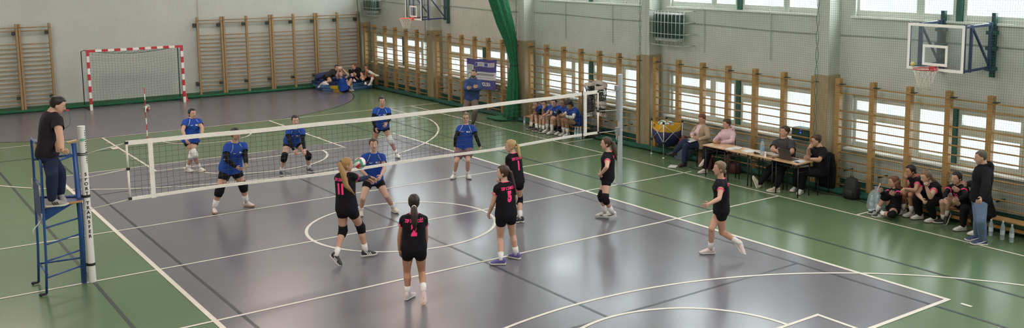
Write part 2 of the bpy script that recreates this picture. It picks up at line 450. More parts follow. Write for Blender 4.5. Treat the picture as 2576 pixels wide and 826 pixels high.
# ------------------------------------------------------------------ gathered green divider net
b = MB()
prof = [(0.02, 8.58, .28, .26), (.25, 8.58, .24, .23), (.7, 8.59, .20, .2), (1.2, 8.62, .165, .18), (1.55, 8.63, .14, .15), (1.77, 8.65, .11, .12), (2.0, 8.62, .12, .14), (2.3, 8.57, .15, .17), (2.6, 8.52, .19, .19), (3.1, 8.35, .26, .22), (3.85, 8.12, .29, .24), (4.6, 7.9, .31, .25), (5.6, 7.6, .33, .26), (7.5, 7.1, .36, .28)]
rings = []
for z, x, rx, ry in prof:
    y = 9.12 if z > .6 else 9.2
    rings.append([V((x + rx * (1 + .16 * math.sin(k * 2 * math.pi / 48 * 9 + z * .8)) * math.cos(2 * math.pi * k / 48), y + ry * (1 + .16 * math.sin(k * 2 * math.pi / 48 * 9 + z * .8)) * math.sin(2 * math.pi * k / 48), z)) for k in range(48)])
b.loft(rings)
cur = b.build('divider_curtain', M_green, smooth=True, org=V((8.5, 9.15, 0)))
tag(cur, 'gathered green divider net hanging by a pillar, tied at waist height', 'curtain')
b = MB(); b.tube([(8.65 + .13 * math.cos(a), 9.12 + .14 * math.sin(a), 1.78) for a in [i * math.pi / 8 for i in range(16)]], .014, 6, closed=True); b.build('tie_cord', M_greenD, cur, smooth=True)
b = MB(); b.ball((8.42, 9.45, .05), (.35, .45, .07)); b.ball((8.3, 9.8, .035), (.2, .35, .045)); b.build('trailing_foot', M_green, cur, smooth=True)

# ------------------------------------------------------------------ goal
def goal():
    t = thing('handball_goal', 'red and white striped handball goal with green net at the far wall', 'goal', (0, 20, 0))
    M = [M_white, M_red]
    for x in (-1.54, 1.54):
        b = MB(); n = 10
        for i in range(n):
            b.mtl(1 if i % 2 else 0); b.box((x - .04, 19.98, 2.08 * i / n), (x + .04, 20.06, 2.08 * (i + 1) / n))
        b.build('post', M, t, fix=False)
    b = MB(); n = 15
    for i in range(n):
        b.mtl(1 if i % 2 == 0 else 0); b.box((-1.5 + 3 * i / n, 19.98, 2.0), (-1.5 + 3 * (i + 1) / n, 20.06, 2.08))
    b.build('crossbar', M, t, fix=False)
    for x in (-1.54, 1.54):
        b = MB(); b.tube([(x, 20.06, 2.04), (x, 20.5, 2.04), (x * 1.04, 20.76, 1.98), (x * 1.04, 20.80, .03)], .016, 8)
        b.tube([(x, 20.06, .025), (x * 1.04, 20.80, .025)], .02, 8); b.build('rear_support', mat('goal_dark_steel', (.05, .055, .065), .4), t, smooth=True)
    b = MB(); b.tube([(-1.6, 20.80, .025), (1.6, 20.80, .025)], .02, 8); b.build('ground_bar', M_steel, t, smooth=True)
    b = MB()
    def P(u, v):   # u across 0..1, v down 0..1.35 (roof then back)
        x = -1.5 + 3 * u; sag = .12 * math.sin(math.pi * u)
        if v < .3: return V((x, 20.06 + .35 * v / .3, 2.0 - sag * v / .3 * 1.2))
        k = (v - .3); return V((x, 20.41 + .36 * k, 2.0 - sag * 1.2 * (1 - k) - 1.97 * k))
    for i in range(31): b.strand([P(i / 30 + .004 * math.sin(j), j / 16 * 1.3) for j in range(17)], .003)
    for j in range(27): b.strand([P(i / 20, j / 26 * 1.3) + V((0, 0, .015 * math.sin(i * 2 + j))) for i in range(21)], .003)
    for s in (-1.5, 1.5):
        for j in range(20): b.strand([(s, 20.06, .05 + j * .1), (s, 20.3, .03 + j * .098), (s, 20.5, .05 + j * .09)], .003)
        for j in range(5): b.strand([(s, 20.1 + j * .1, .03), (s, 20.1 + j * .08, 1.9)], .003)
    b.build('goal_net', mat('goal_net_twine', (.03, .14, .10), .8), t, fix=False)
    b = MB(); b.tube([P(i / 20, .3) for i in range(21)], .008, 5); b.build('net_rope', M_netG, t, smooth=True)
goal()
b = MB(); b.lathe((1.68, 20.45, 0), [(.15, 0), (.15, .02), (.11, .025), (.03, .30), (.02, .32)], 16); tag(b.build('training_cone', M_red, org=V((1.68, 20.45, 0)), smooth=False), 'red plastic cone standing behind the right goal post', 'cone')

# ------------------------------------------------------------------ volleyballs
M_vb = [mat('ball_white', (.75, .72, .68), .45), mat('ball_red', (.55, .05, .06), .45), mat('ball_green', (.07, .28, .17), .45)]
def volleyball(c, r, label, rot=0.0, group='volleyballs', tilt=0.4):
    b = MB(); nu, nv = 24, 16; c = V(c)
    R = Matrix.Rotation(rot, 3, 'Z') @ Matrix.Rotation(tilt, 3, 'X')
    A = (R @ V((1, 0, 0)), R @ V((0, 1, 0)), R @ Z)
    b.ball(c, r, nu, nv, A)
    for fi, f in enumerate(b.f):
        ctr = sum((b.v[i] - c for i in f), V()) / len(f); a = R.transposed() @ ctr
        ax = max(range(3), key=lambda k: abs(a[k])); o = a[(ax + 1) % 3] / (abs(a[ax]) + 1e-6)
        b.mi[fi] = 0 if abs(o) < .34 else (1 if (o > 0) == (a[ax] > 0) else 2)
    return tag(b.build('volleyball', M_vb, smooth=True, org=c), label, 'ball', group)
volleyball((-.06, 18.75, .105), .105, 'volleyball lying on the floor in front of the goal', 1.1)
volleyball((-1.29, -1.0, 1.56), .105, 'volleyball in the air in front of the player with number 11', .4, tilt=1.0)

# ------------------------------------------------------------------ volleyball net and posts
def posts():
    for sx in (-1, 1):
        x = 5.5 * sx
        lab = 'white net post lettered SPORT TRANSFER, strapped to the referee stand' if sx < 0 else 'grey net post at the right side of the court with winch box'
        t = thing('net_post', lab, 'post', (x, 0, 0), 'volleyball net posts')
        b = MB(); b.cyl((x, 0, 0), (x, 0, 2.53), .055, 24); b.cyl((x, 0, 2.53), (x, 0, 2.545), .057, 24)
        b.build('tube', mat('post_white', (.74, .70, .68), .35) if sx < 0 else mat('post_grey', (.40, .43, .46), .4), t, smooth=False, bevel=.002)
        if sx > 0:
            b = MB(); b.cyl((x, 0, 0), (x, 0, .012), .10, 24); b.build('floor_plate', M_steel, t)
        if sx > 0:
            b = MB(); b.box((x - .10, -.035, 1.5), (x - .05, .035, 2.28)); b.build('winch_rail', M_steel, t, bevel=.005)
            b = MB(); b.box((x - .13, -.045, 2.18), (x - .06, .045, 2.30)); b.build('rope_pulley', M_steel, t, bevel=.004)
            b = MB(); b.box((x - .11, -.05, 1.18), (x - .05, .05, 1.34)); b.tube([(x - .1, 0, 1.2), (x - .13, -.02, 1.08), (x - .06, -.02, 1.02)], .012, 6); b.build('winch_box', M_steel, t, bevel=.004)
        else:
            d = V((-8.55 - x, -17.0, 0)).normalized(); rt = V((-d.y, d.x, 0)); 
            b = MB()
            def wrap(body, size, z, bold, da=0, sxx=1):
                vs, fs = text_mesh(body, size, bold, 0, cuts=2)
                vv = []
                for v in vs:
                    a = v.x * sxx / .0565 + da
                    n_ = d * math.cos(a) + rt * math.sin(a); vv.append(V((x, 0, z)) + n_ * .0565 + Z * v.y)
                b.add(vv, fs)
            for i, ch in enumerate('SPORT TRANSFER'):
                if ch != ' ': wrap(ch, .072, 1.775 - i * .0775, .003, .25)
            b.build('lettering', M_black, t, fix=False)
            b = MB()
            for i, ch in enumerate('ZIELONA GORA WWW SPORT'):
                pass
            b.cur = 0
            for i in range(16):
                zz = 2.47 - i * .034; a = .95
                n_ = d * math.cos(a) + rt * math.sin(a); tt = rt * math.cos(a) - d * math.sin(a)
                b.obox(V((x, 0, zz)) + n_ * .0565, tt, Z, n_, .010, .009 if i % 3 else .005, .0008)
            b.build('scale_marks', M_black, t, fix=False)
            b = MB()
            for j in range(6):
                a = -.45 + j * .2; n_ = d * math.cos(a) + rt * math.sin(a); tt = rt * math.cos(a) - d * math.sin(a)
                b.obox(V((x, 0, 2.33)) + n_ * .0563, tt, Z, n_, .0062, .022 if 0 < j < 5 else .014, .0008)
            b.build('sticker', mat('sticker_green', (.15, .45, .30), .5), t, fix=False)
posts()
def vnet():
    t = thing('volleyball_net', 'black mesh volleyball net with white tapes stretched across the court', 'net', (0, 0, 1.2))
    top = lambda x: 2.235 - .05 * math.cos(x / 4.9 * math.pi / 2) + .004 * math.sin(x * 3)
    bot = lambda x: 1.255 - .045 * math.cos(x / 4.9 * math.pi / 2) + .012 * math.sin(x * 1.7 + 1)
    N = 60; XL, XR = -4.87, 4.85
    def band(f, h, name, m):
        b = MB(); rings = []
        for i in range(N + 1):
            x = lerp(XL, XR, i / N); z = f(x); w = .012 + .003 * math.sin(i * 1.3)
            rings.append([V((x, -w, z - h)), V((x, w, z - h)), V((x, w, z)), V((x, -w, z))])
        b.loft(rings); return b.build(name, m, t)
    band(top, .07, 'top_tape', M_band); band(lambda x: bot(x) + .05, .05, 'bottom_tape', M_band)
    b = MB()
    nx_ = 97
    for i in range(nx_ + 1):
        x = lerp(XL, XR, i / nx_)
        b.strand([(x + .012 * nz(x * 2, k * .7), .003 * nz(x, k), lerp(bot(x) + .04, top(x) - .06, k / 8)) for k in range(9)], .0026)
    for k in range(1, 10):
        b.strand([(lerp(XL, XR, i / 97), 0, lerp(bot(lerp(XL, XR, i / 97)) + .04, top(lerp(XL, XR, i / 97)) - .06, k / 10) + .008 * nz(i * .3, k * 2)) for i in range(98)], .0026)
    b.build('mesh', M_cordB, t, fix=False)
    for x in (-4.5, 4.5):   # side markers
        b = MB(); b.box((x - .035, -.016, bot(x) - .01), (x + .035, .016, top(x) + .005)); b.build('side_band', M_band, t)
    for s in (-1, 1):
        x = 4.86 * s; xi = 4.86 * s - (.03 * s)
        b = MB(); zt, zm, zb = top(x), 1.77, bot(x)
        b.tube([(x, 0, zt - .02), (x + .03 * s * 0, 0, zm)], .017, 8); b.tube([(x, 0, zm), (x + .0, 0, zb + .03)], .017, 8); b.build('side_sleeve', M_band, t, smooth=True)
        px = 5.45 * s
        hs = [(zt - .03, 2.10 if s < 0 else 2.16), (zm, 1.72 if s < 0 else 1.74), (zb + .02, 1.2 if s < 0 else 1.27)]
        for za, zp in hs:
            b = MB(); b.tube([(x, 0, za), (px, -.02, zp)], .006, 5); b.tube([(x, 0, za - .006), (px, .03, zp - .012)], .004, 5)
            b.tube([(5.5 * s + .06 * math.cos(a), .06 * math.sin(a), zp) for a in [k * math.pi / 6 for k in range(12)]], .006, 5, closed=True)
            b.build('tension_cord', M_rope, t, smooth=True)
        b = MB(); 
        for za in (zt - .03, zm, zb + .03): b.box((x - .025, -.022, za - .02), (x + .025, .022, za + .02))
        b.build('corner_cap', M_black, t)
    b = MB(); M = [mat('antenna_red', (.42, .03, .03), .4), M_white]
    for i in range(18):
        b.mtl(0 if i % 2 else 1); b.cyl((-4.53, .02, 1.27 + i * .1), (-4.53, .02, 1.27 + (i + 1) * .1), .007, 8)
    b.build('antenna', M, t)
    b = MB(); b.cyl((4.42, -.01, 1.2), (4.42, -.01, 2.26), .014, 8); b.build('antenna_sleeve', M_black, t, smooth=True)
vnet()

# ------------------------------------------------------------------ referee stand
def stand():
    t = thing('referee_stand', 'blue tubular steel referee stand with wooden platform at left net post', 'umpire chair', (-5.85, .08, 0))
    xb, xf = -6.17, -5.62; r = .019
    for y, lean in ((-.28, 0), (.42, 0)):
        b = MB(); b.tube([(xb - .03, y, .03), (xb, y, .6), (xb + .03, y, 1.9), (xb + .03, y, 2.32), (xb + .03, y + (.04 if y < 0 else -.04), 2.37)], r, 10)
        b.build('rear_upright', M_blueP, t, smooth=True)
        b = MB(); b.cyl((xb - .03, y, .03), (xb - .10, y, .03), .02, 8); b.ball((xb - .11, y, .03), .028, 10, 6); b.build('foot_stop', M_black, t, smooth=True)
    for y in (0.02,):
        b = MB(); b.tube([(xf, y, .0), (xf + .02, y, 1.0), (xf - .0, y, 2.28)], .042, 12); b.build('front_column', M_blueP, t, smooth=True)
    b = MB(); b.obox((xf - .02, .02, 2.31), V((1, 0, .15)).normalized(), V((0, 1, 0)), V((-.15, 0, 1)).normalized(), .075, .045, .012); b.build('column_cap', M_woodL, t, bevel=.004)
    for i, z in enumerate([.30, .56, .82, 1.08, 1.34]):
        b = MB(); zz = z
        b.tube([(xb + .0, -.28, zz - .02), (xf, .0, zz + .0)], .014, 8); b.build('rung', M_blueP, t, smooth=True)
    for p_, q_ in (((xb, .42, .33), (xf, .03, .42)), ((xb, -.28, .33), (xb, .42, .33)), ((xb + .02, .42, 1.42), (xf, .03, 1.42))):
        b = MB(); b.tube([p_, q_], .016, 8); b.build('brace', M_blueP, t, smooth=True)
    for y in (-.28, .42):
        b = MB(); b.tube([(xb + .03, y, 2.02), (xf, .0 if y < 0 else .04, 2.10)], .019, 8); b.build('hand_rail', M_blueP, t, smooth=True)
    b = MB(); b.tube([(xb + .03, -.28, 2.35), (xb + .01, .07, 2.39), (xb + .03, .42, 2.35)], r, 10); b.tube([(xb + .03, -.28, 1.72), (xb + .03, .42, 1.72)], .014, 8); b.tube([(xb + .02, -.28, 1.18), (xb + .02, .42, 1.18)], .012, 8); b.build('back_rail', M_blueP, t, smooth=True)
    b = MB(); b.box((xb + .05, .02, 2.12), (xb + .075, .34, 2.36)); b.build('back_board', M_woodL, t, bevel=.01)
    b = MB(); b.prism([(xb + .04, -.27, 1.385), (xf + .0, -.2, 1.385), (xf + .06, -.1, 1.385), (xf + .06, .28, 1.385), (xb + .04, .4, 1.385)], (0, 0, .02)); b.build('platform', mat('platform_blue', (.02, .045, .13), .4), t)
    b = MB(); b.beam((xb + .03, -.285, 1.39), (xf + .02, -.21, 1.39), .03, .012, side=Z); b.build('platform_edge', M_wood, t)
    b = MB(); b.prism([(xb + .03, -.24, 1.37), (xf - .1, -.2, 1.37), (xb + .03, -.2, 1.15)], (0, .5, 0)); b.build('under_panel', M_blueP, t)
    b = MB(); b.box((xb + .0, -.2, 1.2), (xb + .012, .36, 1.7)); b.build('rear_panel', mat('panel_navy', (.02, .04, .14), .5), t)
    for y in (-.26, .38):
        for za, zb in ((1.55, 1.72), (1.2, 1.28)):
            b = MB(); b.cyl((xb + .0, y + .05, za), (xb + .0, y + .05, zb), .011, 6); b.build('pull_rod', M_rope, t, smooth=True)
    b = MB(); b.tube([(xb, -.05, 1.14), (xb - .06, -.1, 1.08), (xb - .12, -.12, 1.02), (xb - .12, -.12, .92)], .008, 6); b.build('hook_wire', M_rope, t, smooth=True)
    for z in (2.10, 1.42, .30):
        b = MB(); c = [(-5.5 + .062 * math.cos(a), .062 * math.sin(a)) for a in [k * math.pi / 8 for k in range(16)]]
        b.loft([[V((x * 1, y, z + dz)) for x, y in c] for dz in (-.02, .02)]); b.beam((xf, .0, z), (-5.55, 0, z), .02, .05, side=V((0, 1, 0))); b.build('strap', M_black, t)
    for i in (0,): pass
stand()

# ------------------------------------------------------------------ basketball hoops
def hoop(yc, x, z0, label, rimcol, wall):
    W, Hh = 1.22, .9
    t = thing('basketball_hoop', label, 'basketball hoop', (x, yc, z0))
    y0, y1, z1 = yc - W / 2, yc + W / 2, z0 + Hh
    def rect(b, a, c, d, e, w, dp):
        b.box((x - dp, a, d), (x, c, d + w)); b.box((x - dp, a, e - w), (x, c, e)); b.box((x - dp, a, d + w), (x, a + w, e - w)); b.box((x - dp, c - w, d + w), (x, c, e - w))
    bd = MB(); bd.box((x + .002, y0 + .01, z0 + .01), (x + .014, y1 - .01, z1 - .01)); B = bd.build('backboard', clear('hoop_glass', (.90, .93, .95), .10), t)
    b = MB(); rect(b, y0, y1, z0, z1, .055, .004); b.build('border', M_white, B)
    b = MB(); rect(b, yc - .27, yc + .27, z0 + .10, z0 + .50, .05, .004); b.build('target_square', M_white, B)
    fr = MB()
    for yy in (y0 + .02, y1 - .02): fr.beam((x + .035, yy, z0), (x + .035, yy, z1 + .02), .04, .04)
    fr.beam((x + .035, y0, z0 + .02), (x + .035, y1, z0 + .02), .04, .04); fr.beam((x + .035, y0, z1 - .02), (x + .035, y1, z1 - .02), .03, .03)
    fr.beam((x + .035, yc + .33, z0), (x + .035, yc + .33, z1), .04, .04); fr.build('board_frame', M_navyP, t)
    ys = (yc - .56, yc + .54)
    for yy in ys:
        b = MB(); xw = wall - .12
        b.beam((x + .03, yy, z1 - .04), (xw, yy, z1 - .02), .045, .045); b.beam((x + .03, yy, z0 + .03), (xw, yy, z0 + .05), .045, .045)
        b.beam((xw, yy, z0 - .02), (xw, yy, z1 + .02), .06, .06); b.beam((x + .3, yy, z0), (x + .3, yy, z1), .045, .045)
        b.beam((x + .33, yy, z1 - .05), (xw - .02, yy, z0 + .1), .035, .035); b.build('wall_arm', M_navyP, t)
        b = MB(); b.box((wall - .04, yy - .04, z0 - .15), (wall + .05, yy + .04, z1 + .2))
        for zz in (z0 + .02, z0 + .42, z0 + .72): b.box((wall - .14, yy - .09, zz - .035), (wall + .02, yy + .09, zz + .035))
        b.build('wall_rail', mat('dark_green_steel', (.01, .05, .05), .5), t)
    b = MB(); zr = z0 + .06; rc = V((x - .30, yc, zr)); R = .225
    b.tube([rc + V((R * math.cos(a), R * math.sin(a), 0)) for a in [k * math.pi / 16 for k in range(32)]], .011, 8, closed=True)
    b.box((x - .085, yc - .06, zr - .07), (x - .004, yc + .06, zr + .03)); b.beam((x - .09, yc - .05, zr - .005), (x - .28, yc - .215, zr - .005), .03, .01); b.beam((x - .09, yc + .05, zr - .005), (x - .28, yc + .215, zr - .005), .03, .01)
    b.build('rim', rimcol, t)
    b = MB(); n = 12
    prof = [(R, 0), (.19, -.09), (.155, -.2), (.13, -.3), (.125, -.4)]
    for k in range(n):
        for s in (1, -1):
            b.tube([rc + V((r_ * math.cos(2 * math.pi * (k + s * .5 * i) / n), r_ * math.sin(2 * math.pi * (k + s * .5 * i) / n), zz)) for i, (r_, zz) in enumerate(prof)], .0045, 5)
    b.build('hoop_net', M_rope, t, smooth=True)
    return t
h1 = hoop(-6.24, 8.15, 2.98, 'nearer wall mounted basketball hoop with clear backboard, above the black team bench', M_redD, 9.24)
b = MB(); b.ball((8.12, -5.78, 3.08), .045, 12, 8); b.build('sticker', mat('tennis_yellow', (.6, .55, .15), .6), h1, smooth=True)
hoop(14.85, 8.15, 2.97, 'farther wall mounted basketball hoop with orange rim, near the room corner', M_orange, 9.24)

# ------------------------------------------------------------------ fan heaters in cages
def heater(yc, z0, xb, label):
    t = thing('fan_heater', label, 'heater', (9.1, yc, z0))
    b = MB(); b.box((xb + .12, yc - .38, z0 + .18), (XW - .12, yc + .52, z0 + .80)); b.build('casing', mat('heater_casing', (.010, .030, .026), .5), t, bevel=.02)
    b = MB(); b.box((xb + .10, yc - .40, z0 + .80), (XW - .1, yc + .54, z0 + .83)); b.box((xb + .14, yc - .36, z0 + .10), (XW - .14, yc + .50, z0 + .18)); b.box((XW - .12, yc - .3, z0 + .3), (XW, yc + .45, z0 + .7)); b.build('mounting_frame', mat('heater_frame', (.5, .5, .48), .5), t)
    b = MB(); b.box((xb + .10, yc - .37, z0 + .19), (xb + .118, yc + .51, z0 + .79))
    for k in range(12): b.box((xb + .085, yc - .37 + k * .075, z0 + .19), (xb + .10, yc - .335 + k * .075, z0 + .79))
    b.build('grille', mat('heater_black', (.006, .018, .016), .45), t)
    b = MB(); y0, y1 = yc - .68, yc + .66
    P = lambda u: (xb + .07 - .06 * math.sin(math.pi * u), lerp(y0, y1, u))
    for k in range(11):
        x, y = P(k / 10); b.cyl((x, y, z0), (x, y, z0 + .9), .009, 6)
    for z in (z0, z0 + .3, z0 + .6, z0 + .9):
        b.tube([(*P(k / 10), z) for k in range(11)], .010, 6)
        for u in (0, 1): b.cyl((*P(u), z), (XW, P(u)[1], z), .010, 6)
    b.build('guard_cage', mat('cage_white', (.55, .58, .54), .5), t, smooth=True)
heater(2.22, 2.87, 8.82, 'black fan heater inside a white wire cage, mid wall above the officials')
heater(20.1, 2.88, 8.82, 'black fan heater inside a white wire cage, up in the far corner')
